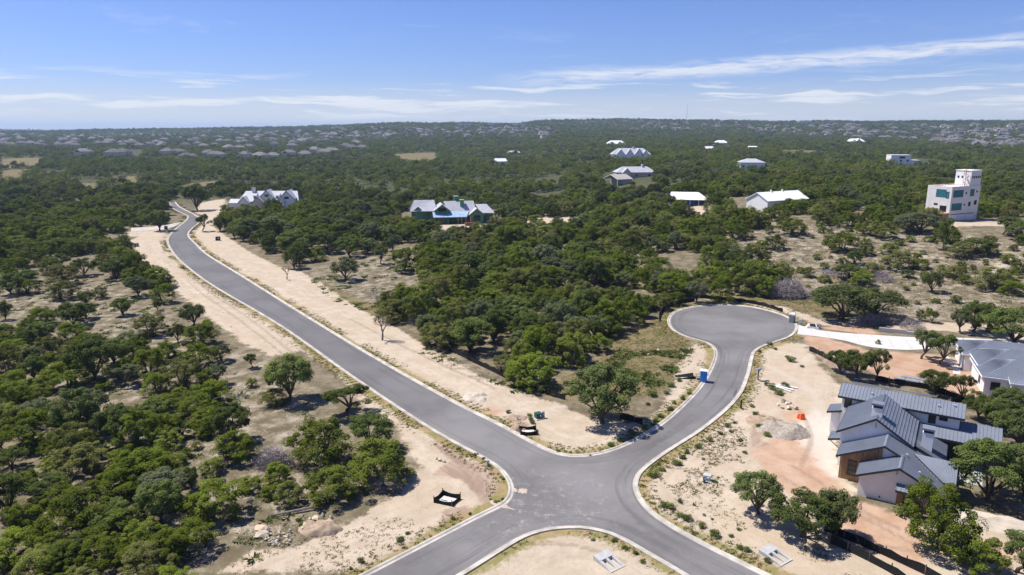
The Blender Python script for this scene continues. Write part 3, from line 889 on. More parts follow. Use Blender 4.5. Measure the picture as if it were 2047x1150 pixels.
# ------------------------------------------------------------------ the new house with the cedar gable
def big_house():
    O = G(1713, 988.6); ex, ey = 0.83866, -0.54465
    h = empty('metal_roofed_house', (O[0], O[1], 0), math.atan2(ey, ex), 'white stucco house with dark standing-seam roofs, two chimneys and a cedar gable', 'house')
    R, T, S = M['roof_dark'], M['roof_trim'], M['stucco']
    sl = 0.467
    # front wing
    gable_wall(h, 'wall', [(0, -0.3), (8.3, -0.3), (8.3, 2.85), (4.2, 4.75), (0, 2.85)], 0.0, 3.4, S)
    roof_slope(h, [(-0.35, 3.55, 2.82), (-0.35, -0.6, 2.82), (4.2, -0.6, 4.95), (4.2, 3.55, 4.95)], R, 0.3, trim=T)
    # cedar-clad gable behind it
    gable_wall(h, 'wall', [(-2.65, -0.3), (8.2, -0.3), (8.2, 2.9), (2.2, 5.65), (-2.65, 3.3)], 3.55, 7.2, S)
    for i in range(14):
        a0 = -2.68 + i * 0.335; a1 = a0 + 0.32
        zt_ = lambda a: (3.3 + (a + 2.65) * 0.4845) if a < 2.2 else 5.65 - (a - 2.2) * 0.458
        zb_ = lambda a: -0.25 if a < 0.0 else (2.82 + (a + 0.35) * sl if a < 4.2 else 4.9)
        gable_wall(h, 'cedar_board', [(a0, zb_(a0)), (a1, zb_(a1)), (a1, zt_(a1) - 0.05), (a0, zt_(a0) - 0.05)], 3.43, 3.54, M['cedar'])
    roof_slope(h, [(-3.1, 7.35, 3.25), (-3.1, 2.9, 3.25), (2.2, 2.9, 5.85), (2.2, 7.35, 5.85)], R, 0.3, trim=T)
    # shared right-hand slope of both wings
    mb = MB(); zz = lambda a: 5.85 - (a - 2.2) * sl
    mb.slab([(2.2, 7.35, zz(2.2)), (2.2, 2.9, zz(2.2)), (4.2, 2.9, zz(4.2)), (4.2, -0.6, zz(4.2)), (8.8, -0.6, zz(8.8)), (8.8, 7.35, zz(8.8))][::-1], 0.14)
    o = mb.build('roof_panel', R, h)
    rb = MB()
    for i in range(27):
        b = -0.55 + i * 0.3; a0 = 4.2 if b < 2.9 else 2.2
        rb.prism([(a0, b - .025, zz(a0)), (8.8, b - .025, zz(8.8)), (8.8, b + .025, zz(8.8)), (a0, b + .025, zz(a0))], [(a0, b - .025, zz(a0) + .05), (8.8, b - .025, zz(8.8) + .05), (8.8, b + .025, zz(8.8) + .05), (a0, b + .025, zz(a0) + .05)])
    rb.build('standing_seams', R, o)['kind'] = 'stuff'
    tb = MB()
    tb.prism([(4.2, -0.66, zz(4.2) - .24), (8.85, -0.66, zz(8.85) - .24), (8.85, -0.6, zz(8.85) - .24), (4.2, -0.6, zz(4.2) - .24)], [(4.2, -0.66, zz(4.2) + .02), (8.85, -0.66, zz(8.85) + .02), (8.85, -0.6, zz(8.85) + .02), (4.2, -0.6, zz(4.2) + .02)])
    tb.build('fascia', T, o); tb = MB()
    tb.prism([(2.2, 2.84, zz(2.2) - .24), (4.2, 2.84, zz(4.2) - .24), (4.2, 2.9, zz(4.2) - .24), (2.2, 2.9, zz(2.2) - .24)], [(2.2, 2.84, zz(2.2) + .02), (4.2, 2.84, zz(4.2) + .02), (4.2, 2.9, zz(4.2) + .02), (2.2, 2.9, zz(2.2) + .02)])
    tb.build('fascia', T, o)
    MB().prism([(4.0, -0.62, 4.9), (4.4, -0.62, 4.9), (4.4, 3.5, 4.9), (4.0, 3.5, 4.9)], [(4.18, -0.62, 5.04), (4.22, -0.62, 5.04), (4.22, 3.5, 5.04), (4.18, 3.5, 5.04)]).build('ridge_cap', R, h)
    MB().prism([(2.0, 2.86, 5.8), (2.4, 2.86, 5.8), (2.4, 7.3, 5.8), (2.0, 7.3, 5.8)], [(2.18, 2.86, 5.94), (2.22, 2.86, 5.94), (2.22, 7.3, 5.94), (2.18, 7.3, 5.94)]).build('ridge_cap', R, h)
    # cross wing to the right
    roof_slope(h, [(8.75, 2.4, 3.02), (9.95, 2.4, 3.02), (9.95, 5.5, 4.62), (5.3, 5.5, 4.62)], R, 0.42, trim=T)
    roof_slope(h, [(9.95, 8.6, 3.02), (5.0, 8.6, 3.02), (5.0, 5.5, 4.62), (9.95, 5.5, 4.62)], R, 0.42, trim=T)
    side_wall(h, 'wall', [(2.8, -0.3), (8.2, -0.3), (8.2, 3.05), (5.5, 4.45), (2.8, 3.05)], 5.2, 9.4, S)
    # cedar entry corner with hooded window in the front wing
    block(h, 'cedar_panel', 4.2, 7.6, -0.1, 0.0, -0.25, 2.35, M['cedar'])
    window(h, (5.9, -0.12, 1.35), 1.9, 1.7, '-b', M['dark'], M['glass'], 1)
    roof_slope(h, [(4.1, -0.95, 2.25), (7.7, -0.95, 2.25), (7.7, -0.02, 2.75), (4.1, -0.02, 2.75)], R, 0.4, th=0.08, trim=T, name='window_hood')
    window(h, (-1.2, 3.40, 1.75), 0.85, 1.9, '-b', M['dark'], M['glass'], 0, 2)
    block(h, 'gable_vent', 3.85, 4.05, -0.05, -0.005, 3.75, 4.35, M['grey_concrete'])
    block(h, 'hose_bib', 2.35, 2.5, -0.08, -0.01, 0.35, 0.55, M['dark'])
    # tall middle gable
    gable_wall(h, 'wall', [(-3.35, -0.3), (4.7, -0.3), (4.7, 5.05), (0.65, 7.45), (-3.35, 5.05)], 7.22, 16.8, S)
    roof_slope(h, [(-3.8, 16.9, 4.92), (-3.8, 6.8, 4.92), (0.65, 6.8, 7.7), (0.65, 16.9, 7.7)], R, 0.42, trim=T)
    roof_slope(h, [(5.1, 6.8, 4.92), (5.1, 16.9, 4.92), (0.65, 16.9, 7.7), (0.65, 6.8, 7.7)], R, 0.42, trim=T, across=True)
    block(h, 'gable_vent', 0.55, 0.75, 7.15, 7.21, 6.3, 6.9, M['grey_concrete'])

    def chimney(a0, a1, b0, b1, z0, z1):
        c = block(h, 'chimney', a0, a1, b0, b1, z0, z1, M['white'])
        block(c, 'smoke_gap', a0 + 0.08, a1 - 0.08, b0 + 0.06, b1 - 0.06, z1 - 0.02, z1 + 0.35, M['dark'])
        block(c, 'chimney_cap', a0 - 0.08, a1 + 0.08, b0 - 0.1, b1 + 0.1, z1 + 0.35, z1 + 0.6, R)
    chimney(-0.1, 1.15, 8.2, 9.3, 5.6, 8.6)
    chimney(5.85, 7.1, 8.9, 10.2, 2.5, 6.3)
    # low roof right of the tall gable
    roof_slope(h, [(8.75, 8.0, 3.02), (8.75, 16.3, 3.02), (4.9, 16.3, 4.8), (4.9, 8.0, 4.8)], R, 0.3, trim=T)
    block(h, 'wall', 4.72, 8.2, 8.65, 16.6, -0.3, 2.9, S)
    # two-storey bar at the back
    block(h, 'wall', -4.7, 9.8, 17.0, 22.0, -0.3, 6.3, S)
    roof_slope(h, [(-5.2, 16.5, 6.38), (10.25, 16.5, 6.38), (10.25, 19.5, 7.45), (-5.2, 19.5, 7.45)], R, 0.42, trim=T)
    roof_slope(h, [(10.25, 22.6, 6.38), (-5.2, 22.6, 6.38), (-5.2, 19.5, 7.45), (10.25, 19.5, 7.45)], R, 0.42, trim=T)
    roof_slope(h, [(-4.2, 22.0, 7.0), (6.8, 22.0, 7.0), (6.8, 23.4, 6.6), (-4.2, 23.4, 6.6)][::-1], R, 0.42)
    window(h, (-3.9, 16.98, 5.4), 0.8, 1.4, '-b', M['dark'], M['glass'])
    window(h, (6.6, 16.98, 5.45), 0.75, 1.25, '-b', M['dark'], M['glass'])
    window(h, (7.9, 16.98, 5.75), 0.85, 0.55, '-b', M['dark'], M['glass'])
    # porch roof, porch and garage wing
    roof_slope(h, [(5.4, 14.5, 3.83), (11.8, 14.5, 3.83), (11.8, 16.95, 4.58), (5.4, 16.95, 4.58)], R, 0.42, trim=T)
    for a in (9.0, 11.6):
        block(h, 'porch_post', a - 0.1, a + 0.1, 14.7, 14.9, -0.2, 3.7, M['dark'])
    block(h, 'porch_wall', 8.7, 11.7, 16.7, 16.9, -0.2, 3.8, M['roof_trim'])
    block(h, 'patio', 8.4, 13.0, 10.5, 17.0, -0.2, 0.12, M['grey_concrete'])
    roof_slope(h, [(10.0, 16.95, 3.62), (14.7, 16.95, 3.62), (14.7, 20.1, 4.72), (10.0, 20.1, 4.72)], R, 0.42, trim=T)
    roof_slope(h, [(14.7, 23.2, 3.62), (10.0, 23.2, 3.62), (10.0, 20.1, 4.72), (14.7, 20.1, 4.72)], R, 0.42, trim=T)
    block(h, 'wall', 9.85, 14.2, 17.5, 22.8, -0.3, 3.7, S)
    # small lean-tos on the near left
    roof_slope(h, [(-6.5, 20.0, 3.55), (-6.5, 16.9, 3.55), (-4.6, 16.9, 4.1), (-4.6, 20.0, 4.1)], R, 0.42, trim=T)
    block(h, 'wall', -6.0, -4.72, 17.4, 19.6, -0.3, 3.5, S)
    roof_slope(h, [(-5.0, 12.0, 2.6), (-5.0, 9.2, 2.6), (-3.4, 9.2, 3.05), (-3.4, 12.0, 3.05)], R, 0.42, th=0.08, trim=T, name='awning')
    MB().tube([(-4.9, 9.3, 2.5), (-4.2, 9.4, 1.9), (-3.4, 9.5, 1.2)], 0.06).build('awning_brace', M['dark'], h)
    for a, b in ((6.2, 1.2), (7.3, 0.5), (4.6, 3.9)):
        z = zz(a); block(h, 'roof_vent', a - 0.12, a + 0.12, b - 0.12, b + 0.12, z - 0.05, z + 0.3, M['pale_box'])
    for a, b, z in ((-1.0, 18.0, 6.9), (7.2, 18.0, 6.9), (9.0, 18.6, 7.1)):
        block(h, 'roof_vent', a - 0.13, a + 0.13, b - 0.13, b + 0.13, z - 0.1, z + 0.3, M['pale_box'])
    return h


big_house()


def hip_module(h, a0, a1, b0, b1, ze, zr, R, T, S, ov=0.5, ridge_end=None, mat_wall=None):
    bm = (b0 + b1) / 2; rl = (b1 - b0) / 2 + ov
    roof_slope(h, [(a0 - ov, b0 - ov, ze), (a1 + ov, b0 - ov, ze), (a1 + ov, bm, zr), (a0 - ov + rl, bm, zr)], R, 0.5, trim=T)
    roof_slope(h, [(a1 + ov, b1 + ov, ze), (a0 - ov, b1 + ov, ze), (a0 - ov + rl, bm, zr), (a1 + ov, bm, zr)], R, 0.5, trim=T)
    roof_slope(h, [(a0 - ov, b1 + ov, ze), (a0 - ov, b0 - ov, ze), (a0 - ov + rl, bm, zr), (a0 - ov + rl - 0.01, bm + 0.01, zr)], R, 0.5, trim=T)
    block(h, 'wall', a0, a1, b0, b1, -0.3, ze - 0.05, S)


def second_house():
    h = empty('hip_roofed_house', (79.9, 112.0, 0), math.atan2(-0.397, 0.917), 'long white house with stepped dark metal hip roofs beside the concrete driveway', 'house')
    R, T, S = M['roof_dark'], M['white'], M['stucco']
    hip_module(h, 0.0, 24, 0.0, 10.0, 3.3, 5.35, R, T, S)
    hip_module(h, 0.3, 22, 5.6, 15.4, 3.6, 5.6, R, T, S)
    hip_module(h, -0.9, 20, 12.6, 21.5, 3.4, 5.2, R, T, S)
    block(h, 'step_wall', 3.6, 9.0, -1.1, 0.0, -0.3, 3.0, S)
    roof_slope(h, [(3.3, -1.6, 3.02), (9.3, -1.6, 3.02), (9.3, 0.3, 3.6), (3.3, 0.3, 3.6)], R, 0.5, trim=T)
    window(h, (1.6, -0.02, 1.7), 1.2, 1.3, '-b', M['dark'], M['glass'], 1)
    window(h, (-0.02, 3.6, 1.7), 1.0, 1.3, '-a', M['dark'], M['glass'])
    for a, b in ((12, 3.4), (9, 10.0), (14, 9.3)):
        block(h, 'roof_vent', a - .12, a + .12, b - .12, b + .12, 4.3, 5.5, M['pale_box'])


second_house()

# retaining wall by the driveway
rw0, rw1 = G(1757, 663), G(1832, 671)
rw = MB(); dv = np.array(rw1) - np.array(rw0); L_ = np.linalg.norm(dv)
rwo = empty('retaining_wall', (rw0[0], rw0[1], 0), math.atan2(dv[1], dv[0]), 'low pale concrete retaining wall behind the parking slabs', 'wall')
block(rwo, 'wall_face', 0, L_ * 0.72, 0, 0.3, -0.3, 0.95, M['white_concrete'])
block(rwo, 'wall_step', L_ * 0.72, L_, 0.0, 0.3, -0.3, 0.7, M['white_concrete'])


# ------------------------------------------------------------------ four-storey tower house on the hill
def tower():
    ang = math.atan2(0.43, 0.90)
    cx, cy = 163.7, 262.0
    z0 = float(hgt(cx + 3, cy + 6))
    h = empty('tower_house', (cx, cy, z0), ang, 'tall pale stucco tower house with teal windows, garage doors and rooftop stair', 'house')
    S = M['stucco_warm']
    LA, LB = 17.0, 9.5                 # a: right-hand face, b: depth of the left-hand face
    H1 = 12.6
    block(h, 'wall', 0, LA, 0, LB, -3.5, H1, S)
    mbp = MB()
    mbp.box(0, LA, 0, 0.25, H1, H1 + 0.45); mbp.box(0, LA, LB - 0.25, LB, H1, H1 + 0.45)
    mbp.box(0, 0.25, 0.25, LB - 0.25, H1, H1 + 0.45); mbp.box(LA - 0.25, LA, 0.25, LB - 0.25, H1, H1 + 0.45)
    mbp.build('parapet', S, h)
    block(h, 'roof_room', 10.8, 16.9, 0.3, 6.3, H1, H1 + 6.0, M['stucco'])
    block(h, 'roof_slab', 10.6, 17.1, 0.1, 6.5, H1 + 6.0, H1 + 6.2, M['white'])
    # roof rail
    rl = MB()
    for i in range(8):
        rl.box(0.05, 0.12, 0.3 + i * 1.25, 0.36 + i * 1.25, H1 + 0.45, H1 + 1.3)
    rl.box(0.05, 0.12, 0.3, 9.1, H1 + 1.25, H1 + 1.32)
    for i in range(8):
        rl.box(0.3 + i * 1.38, 0.36 + i * 1.38, 0.06, 0.12, H1 + 0.45, H1 + 1.2)
    rl.box(0.3, 10.5, 0.05, 0.12, H1 + 1.15, H1 + 1.22)
    rl.build('roof_railing', M['rust'], h)
    # rust-red spiral stair beside the roof room
    st = MB()
    for i in range(26):
        a = i * 0.42; r = 0.85; c = (9.7, 1.7); zz_ = H1 + 0.2 + i * 0.23
        st.add([(c[0], c[1], zz_), (c[0] + r * math.cos(a), c[1] + r * math.sin(a), zz_), (c[0] + r * math.cos(a + .5), c[1] + r * math.sin(a + .5), zz_), (c[0], c[1], zz_ + .06), (c[0] + r * math.cos(a), c[1] + r * math.sin(a), zz_ + .06), (c[0] + r * math.cos(a + .5), c[1] + r * math.sin(a + .5), zz_ + .06)], [(2, 1, 0), (3, 4, 5), (0, 1, 4, 3), (1, 2, 5, 4), (2, 0, 3, 5)])
    st.tube([(9.7, 1.7, H1), (9.7, 1.7, H1 + 7)], 0.08)
    st.tube([(9.7 + .85 * math.cos(i * .42), 1.7 + .85 * math.sin(i * .42), H1 + 1.1 + i * .23) for i in range(26)], 0.06, 5)
    st.build('spiral_stair', M['rust'], h)
    # long face (looks towards -b)
    TF, TG = M['teal_frame'], M['teal']
    window(h, (3.9, -0.02, 10.3), 5.6, 2.4, '-b', TF, TG, 4, 3, 0.12)
    window(h, (3.9, -0.02, 5.4), 5.6, 2.4, '-b', TF, TG, 4, 3, 0.12)
    window(h, (12.2, -0.02, 10.4), 2.2, 2.4, '-b', TF, TG, 1, 3, 0.12)
    for a, z in ((8.6, 10.4), (8.4, 6.0), (15.0, 10.8)):
        window(h, (a, -0.02, z), 0.5, 0.6, '-b', M['dark'], M['glass'])
    window(h, (11.4, -0.02, 6.2), 1.2, 1.5, '-b', M['dark'], M['glass'], 0, 1)
    window(h, (14.9, -0.02, 6.6), 1.3, 1.5, '-b', M['dark'], M['glass'], 0, 1)
    for i in range(3):
        d = block(h, 'garage_door', 0.9 + i * 4.7, 4.9 + i * 4.7, -0.06, 0.0, -0.4, 2.5, M['white'])
        block(d, 'lintel', 0.8 + i * 4.7, 5.0 + i * 4.7, -0.1, 0.0, 2.5, 2.75, M['dark'])
    # short face (looks towards -a)
    window(h, (-0.02, 4.0, 10.4), 3.6, 2.6, '-a', TF, TG, 3, 3, 0.12)
    window(h, (-0.02, 1.4, 9.9), 0.9, 2.3, '-a', M['dark'], M['teal'])
    window(h, (-0.02, 5.6, 6.2), 1.3, 0.5, '-a', M['dark'], M['glass'])
    window(h, (-0.02, 2.6, 4.7), 2.4, 2.1, '-a', M['dark'], M['glass'], 1)
    dk = block(h, 'deck', -3.4, 0.0, -0.2, 9.2, 2.9, 3.3, M['lumber'])
    rb = MB()
    for i in range(8): rb.box(-3.35, -3.28, 0.0 + i * 1.28, 0.07 + i * 1.28, 3.3, 4.2)
    rb.box(-3.35, -3.28, 0, 9.0, 4.15, 4.22)
    rb.build('deck_railing', M['rust'], dk)
    block(h, 'deck_base', -2.6, -0.02, 0.6, 8.6, -3.5, 2.9, M['lumber'])
    for i, (b, w) in enumerate(((6.6, 1.1), (4.2, 0.9))):
        block(h, 'deck_chair', -1.6, -0.9, b, b + w, 3.3, 4.5, M['stake'])
    # roof-room windows
    for i in range(5):
        window(h, (11.7 + i * 1.1, 0.28, H1 + 3.6), 0.42, 0.75, '-b', M['dark'], M['glass'])
    for b in (3.6, 5.2):
        window(h, (10.78, b, H1 + 3.6), 0.5, 0.6, '-a', M['dark'], M['glass'])
    # concrete apron in front of the garages
    ap = MB().prism([(0, -0.15, -3.2), (34, 2, -3.2), (34, -7, -3.2), (1, -6.5, -3.2)], [(0, -0.15, -0.45), (34, 2, -0.45), (34, -7, -0.55), (1, -6.5, -0.55)]).build('garage_apron', M['white_concrete'], h)
    return h


tower()


# ------------------------------------------------------------------ houses in the middle distance
def place(name, px, py, rz, label, z=None, cat='house'):
    x, y, zz_ = GT(px, py)
    return empty(name, (x, y, zz_ if z is None else z), rz, label, cat)


def farmhouse():
    h = place('gabled_farmhouse', 458, 419, 0.03, 'white farmhouse with light grey roof, steep gables and two dormers among oaks')
    R, T, S = M['roof_grey'], M['roof_trim'], M['white']
    L = 38.5
    block(h, 'wall', 3, L - 1, 3, 13, -1, 4.2, S)
    roof_slope(h, [(4.5, 2.0, 4.1), (L, 2.0, 4.1), (L - 2, 8.0, 9.6), (7.5, 8.0, 9.6)], R, 0, th=0.2, trim=T)
    roof_slope(h, [(L, 14.0, 4.1), (4.5, 14.0, 4.1), (7.5, 8.0, 9.6), (L - 2, 8.0, 9.6)], R, 0, th=0.2, trim=T)
    roof_slope(h, [(4.5, 14, 4.1), (4.5, 2, 4.1), (7.5, 7.99, 9.6), (7.5, 8.0, 9.6)], R, 0, th=0.2)
    roof_slope(h, [(-0.5, 1.0, 3.4), (8, 1.0, 3.4), (8, 5.0, 5.4), (-0.5, 5.0, 5.4)], R, 0, th=0.2, trim=T)
    block(h, 'wall', 0, 8, 1.6, 8, -1, 3.3, S)

    def gab(a, w, b0, b1, zb, ze, zr, wall=S, win=None):
        gable_wall(h, 'wall', [(a - w / 2, zb), (a + w / 2, zb), (a + w / 2, ze), (a, zr - 0.25), (a - w / 2, ze)], b0, b1, wall)
        gable_roof(h, a - w / 2 - 0.5, a + w / 2 + 0.5, a, b0 - 0.5, b1 + 3, ze - 0.3, zr, R, T, 0)
        if win: window(h, (a, b0 - 0.02, win[0]), win[1], win[2], '-b', M['dark'], M['glass'], 1)
    gab(8.6, 5.2, -1.0, 5.0, -1, 4.0, 7.2)
    gab(16.5, 5.2, -0.8, 5.0, -1, 4.4, 7.4, M['cream'])
    gab(20.6, 7.6, 2.4, 8.0, 3.0, 6.6, 10.6, S, (7.4, 2.0, 1.3))
    gab(32.5, 8.2, -0.5, 8.0, -1, 6.2, 10.4, S, (6.4, 2.2, 1.1))
    gab(29.3, 3.6, -2.2, 3.0, -1, 4.6, 6.9)
    for a in (13.6, 26.2):
        d = block(h, 'dormer', a - 0.9, a + 0.9, 3.6, 7.2, 5.4, 7.4, S)
        roof_slope(d, [(a - 1.1, 3.3, 7.4), (a + 1.1, 3.3, 7.4), (a + 1.1, 7.6, 8.8), (a - 1.1, 7.6, 8.8)], R, 0, th=0.15)
        window(h, (a, 3.58, 6.4), 0.7, 1.0, '-b', M['dark'], M['glass'])
    c = block(h, 'chimney', 11.0, 12.6, 7.2, 8.8, 8.5, 11.0, S)
    block(c, 'chimney_cap', 10.8, 12.8, 7.0, 9.0, 11.0, 11.4, R)
    window(h, (8.6, -1.02, 2.2), 2.4, 1.4, '-b', M['dark'], M['glass'], 1)
    for a in (22, 24, 26):
        block(h, 'porch_post', a, a + 0.3, 1.9, 2.2, -1, 3.9, S)


def green_house():
    h = place('house_under_construction', 880, 449, math.radians(10), 'unfinished house in green sheathing with grey roofs and a blue porch roof')
    R, T, S = M['roof_grey'], M['lumber'], M['green_wrap']
    block(h, 'wall', -4, 24, 5, 15, -1, 4.6, S)
    roof_slope(h, [(4, 3.5, 4.4), (18, 3.5, 4.4), (17, 9.5, 10.0), (2.6, 9.5, 10.0)], R, 0, th=0.2, trim=T)
    roof_slope(h, [(18, 15.8, 4.4), (0, 15.8, 4.4), (2.6, 9.5, 10.0), (17, 9.5, 10.0)], R, 0, th=0.2)

    def gab(a, w, b0, b1, zb, ze, zr):
        gable_wall(h, 'wall', [(a - w / 2, zb), (a + w / 2, zb), (a + w / 2, ze), (a, zr - 0.25), (a - w / 2, ze)], b0, b1, S)
        gable_roof(h, a - w / 2 - 0.6, a + w / 2 + 0.6, a, b0 - 0.7, b1 + 2, ze - 0.3, zr, R, T, 0)
    gab(1.2, 6.5, 2.2, 11, -1, 6.6, 9.2)
    gab(17.6, 6.5, 1.0, 10, -1, 4.4, 7.2)
    gab(-10, 5.0, 6.5, 14, -1, 5.6, 8.0)
    block(h, 'wall', -13, -4, 7.5, 14, -1, 6.0, S)
    roof_slope(h, [(-14, 5.6, 5.8), (-1, 4.6, 5.8), (-2, 10.5, 10.6), (-11.5, 10.5, 10.6)], R, 0, th=0.2, trim=T)
    roof_slope(h, [(-1, 16, 5.8), (-14, 16, 5.8), (-11.5, 10.5, 10.6), (-2, 10.5, 10.6)], R, 0, th=0.2)
    roof_slope(h, [(20, 4.0, 4.6), (27, 4.0, 4.4), (23.5, 10, 8.2), (18, 10, 8.2)], R, 0, th=0.2, trim=T)
    roof_slope(h, [(27, 15, 4.4), (18, 15, 4.4), (18, 10, 8.2), (23.5, 10, 8.2)], R, 0, th=0.2)
    block(h, 'wall', 19, 26, 5, 14, -1, 4.3, S)
    roof_slope(h, [(-3.2, -1.2, 3.5), (12.5, -1.2, 3.5), (14.2, 4.6, 5.5), (-3.2, 4.6, 5.5)], M['blue_wrap'], 0, th=0.15, trim=T, name='porch_roof')
    for a in (-2.8, 3.6, 8.4, 10.0, 12.0, 14.2):
        block(h, 'porch_post', a, a + 0.3, -0.8, -0.5, -1, 3.4, M['lumber'] if a > 4 else S)
    for i in range(3):
        window(h, (-1.5 + i * 1.6, 2.17, 1.6), 1.1, 1.9, '-b', M['dark'], M['glass'])
    window(h, (17.6, 0.97, 2.4), 3.0, 2.6, '-b', M['dark'], M['glass'], 3, 2)
    window(h, (1.2, 2.17, 6.6), 3.4, 1.5, '-b', M['dark'], M['glass'], 2)
    for a, b, z in ((11.2, 7.6, 6.5), (8.6, 11.0, 8.0)):
        c = block(h, 'chimney', a - 0.9, a + 0.9, b - 0.9, b + 0.9, z, z + 4.0, S)
        block(c, 'chimney_cap', a - 1.1, a + 1.1, b - 1.1, b + 1.1, z + 4.0, z + 4.3, M['pale_box'])


def barns():
    h = place('white_barn', 1512, 420, math.radians(-20), 'large white metal barn with a plain bright gable roof', cat='barn')
    s = 0.86
    gable_wall(h, 'wall', [(-7 * s, -1), (7 * s, -1), (7 * s, 4.6), (0, 7.4), (-7 * s, 4.6)], 0, 25, M['white'])
    h.rotation_euler = (0, 0, math.radians(-62))
    gable_roof(h, -7 * s - .5, 7 * s + .5, 0, -0.4, 25.4, 4.4, 7.7, M['roof_white'], M['white'], 1.0)
    block(h, 'roof_vent', -0.3, 0.3, 8, 8.6, 7.3, 8.5, M['white'])
    block(h, 'roof_vent', -0.3, 0.3, 15, 15.6, 7.3, 8.5, M['white'])
    h = place('open_carport_barn', 1378, 412, math.radians(-12), 'white-roofed open pole barn with machinery in its shade', cat='barn')
    roof_slope(h, [(-10, -4, 3.4), (9, -4, 3.4), (4, 2, 6.6), (-9, 2, 6.6)], M['roof_white'], 1.0, trim=M['white'])
    roof_slope(h, [(9, 8, 3.4), (-10, 8, 3.4), (-9, 2, 6.6), (4, 2, 6.6)], M['roof_white'], 1.0)
    for a in (-8, -4, 0, 4, 8):
        block(h, 'post', a, a + 0.3, -3.6, -3.3, -1, 3.3, M['white'])
    block(h, 'wall', -9, 8, 7, 7.3, -1, 3.6, M['grey_plastic'])
    block(h, 'stored_machine', -2, 2.5, 1, 4, -1, 2.2, M['blue'])
    h = place('tan_pole_barn', 1237, 369, math.radians(-15), 'open tan barn with pale roof in front of a grey-roofed house', cat='barn')
    gable_roof(h, -8, 8, 0, -8, 6, 4.2, 7.2, M['roof_tan'], M['white'], 0)
    h.rotation_euler = (0, 0, math.radians(-58))
    gable_wall(h, 'wall', [(-7.4, -1), (7.4, -1), (7.4, 4.2), (0, 6.8), (-7.4, 4.2)], -1, 5.4, M['cream'])
    for a in (-7.2, 0, 7.0):
        block(h, 'post', a, a + 0.3, -7.6, -7.3, -1, 4.0, M['white'])


farmhouse(); green_house(); barns()


def plain_house(name, px, py, rz, w, d, ze, zr, label, wall, roof, gables=(), chim=None, hip=True, wins=3, flat=False):
    h = place(name, px, py, rz, label)
    block(h, 'wall', -w / 2, w / 2, 0, d, -1.5, ze, wall)
    o = 0.6
    if flat:
        block(h, 'roof', -w / 2 - .1, w / 2 + .1, -.1, d + .1, ze, ze + 0.3, roof)
    else:
        k_ = d / 2 * (0.9 if hip else -0.0)
        roof_slope(h, [(-w / 2 - o, -o, ze), (w / 2 + o, -o, ze), (w / 2 - k_, d / 2, zr), (-w / 2 + k_, d / 2, zr)], roof, 0, th=0.2)
        roof_slope(h, [(w / 2 + o, d + o, ze), (-w / 2 - o, d + o, ze), (-w / 2 + k_, d / 2, zr), (w / 2 - k_, d / 2, zr)], roof, 0, th=0.2)
        if hip:
            roof_slope(h, [(-w / 2 - o, d + o, ze), (-w / 2 - o, -o, ze), (-w / 2 + k_, d / 2 - .01, zr), (-w / 2 + k_, d / 2, zr)], roof, 0, th=0.2)
            roof_slope(h, [(w / 2 + o, -o, ze), (w / 2 + o, d + o, ze), (w / 2 - k_, d / 2, zr), (w / 2 - k_, d / 2 - .01, zr)], roof, 0, th=0.2)
    for a, gw, gz_ in gables:
        gable_wall(h, 'wall', [(a - gw / 2, -1), (a + gw / 2, -1), (a + gw / 2, ze), (a, gz_ - .3), (a - gw / 2, ze)], -2.5, 3, wall)
        gable_roof(h, a - gw / 2 - .5, a + gw / 2 + .5, a, -3, d / 2, ze - .3, gz_, roof, wall, 0)
    if chim:
        block(h, 'chimney', chim - .7, chim + .7, d / 2 - .7, d / 2 + .7, ze, zr + 1.6, M['white'])
    for i in range(wins):
        a = -w / 2 + w * (i + 0.5) / wins
        if all(abs(a - g[0]) > g[1] / 2 + .8 for g in gables):
            window(h, (a, -0.02, ze * 0.45), 1.5, 1.6, '-b', M['dark'], M['glass'], 1)
    return h


plain_house('grey_roofed_house', 1272, 356, 0.1, 30, 12, 4.2, 8.2, 'long grey-roofed stone house behind the tan pole barn', M['cream'], M['roof_grey'], ((-8, 6, 7.5),), 6)
plain_house('white_gabled_house', 1262, 319, 0.0, 42, 16, 5.5, 12, 'white house with blue-grey roof and four front gables in far trees', M['white'], M['roof_grey'], ((-12, 9, 11), (-2, 8, 11.5), (8, 9, 12), (15, 7, 10)), 3)
plain_house('white_far_house', 1233, 293, 0.1, 30, 14, 4.5, 9.5, 'white house with white hip roof far behind the four-gabled house', M['white'], M['roof_white'], ((4, 8, 8.5),))
plain_house('square_hip_house', 1504, 340, -0.1, 20, 14, 6.2, 9.2, 'square two-storey house with pale blue-grey hip roof and white porch', M['white'], M['roof_grey'], (), None, True, 4)
plain_house('small_white_house', 1002, 331, 0.3, 14, 10, 4.8, 8.2, 'small white gabled house alone in the dense woods', M['white'], M['roof_white'], (), None, False, 2)
plain_house('small_grey_house', 1028, 310, 0.1, 20, 10, 3.4, 6.4, 'low grey-roofed house just beyond the small white house', M['cream'], M['roof_grey'], ((3, 5, 6),), None, True, 2)
plain_house('white_ridge_house', 1443, 291, 0.1, 22, 12, 4.2, 8.4, 'white hip-roofed house on the wooded rise before the subdivision', M['white'], M['roof_white'], (), None, True, 2)
plain_house('white_peaked_house', 1712, 288, -0.1, 30, 14, 4.6, 9.8, 'bright white peaked house at the edge of the subdivision', M['white'], M['roof_white'], ((3, 9, 10),), None, True, 2)
plain_house('red_barn', 1419, 303, 0.2, 12, 9, 4.0, 6.8, 'small red barn with a pale roof in the woods', M['red_wood'], M['roof_white'], (), None, False, 1)
plain_house('white_shed', 1506, 298, 0.0, 14, 8, 3.0, 4.2, 'small white shed roof showing above the woods', M['white'], M['roof_white'], (), None, False, 1)
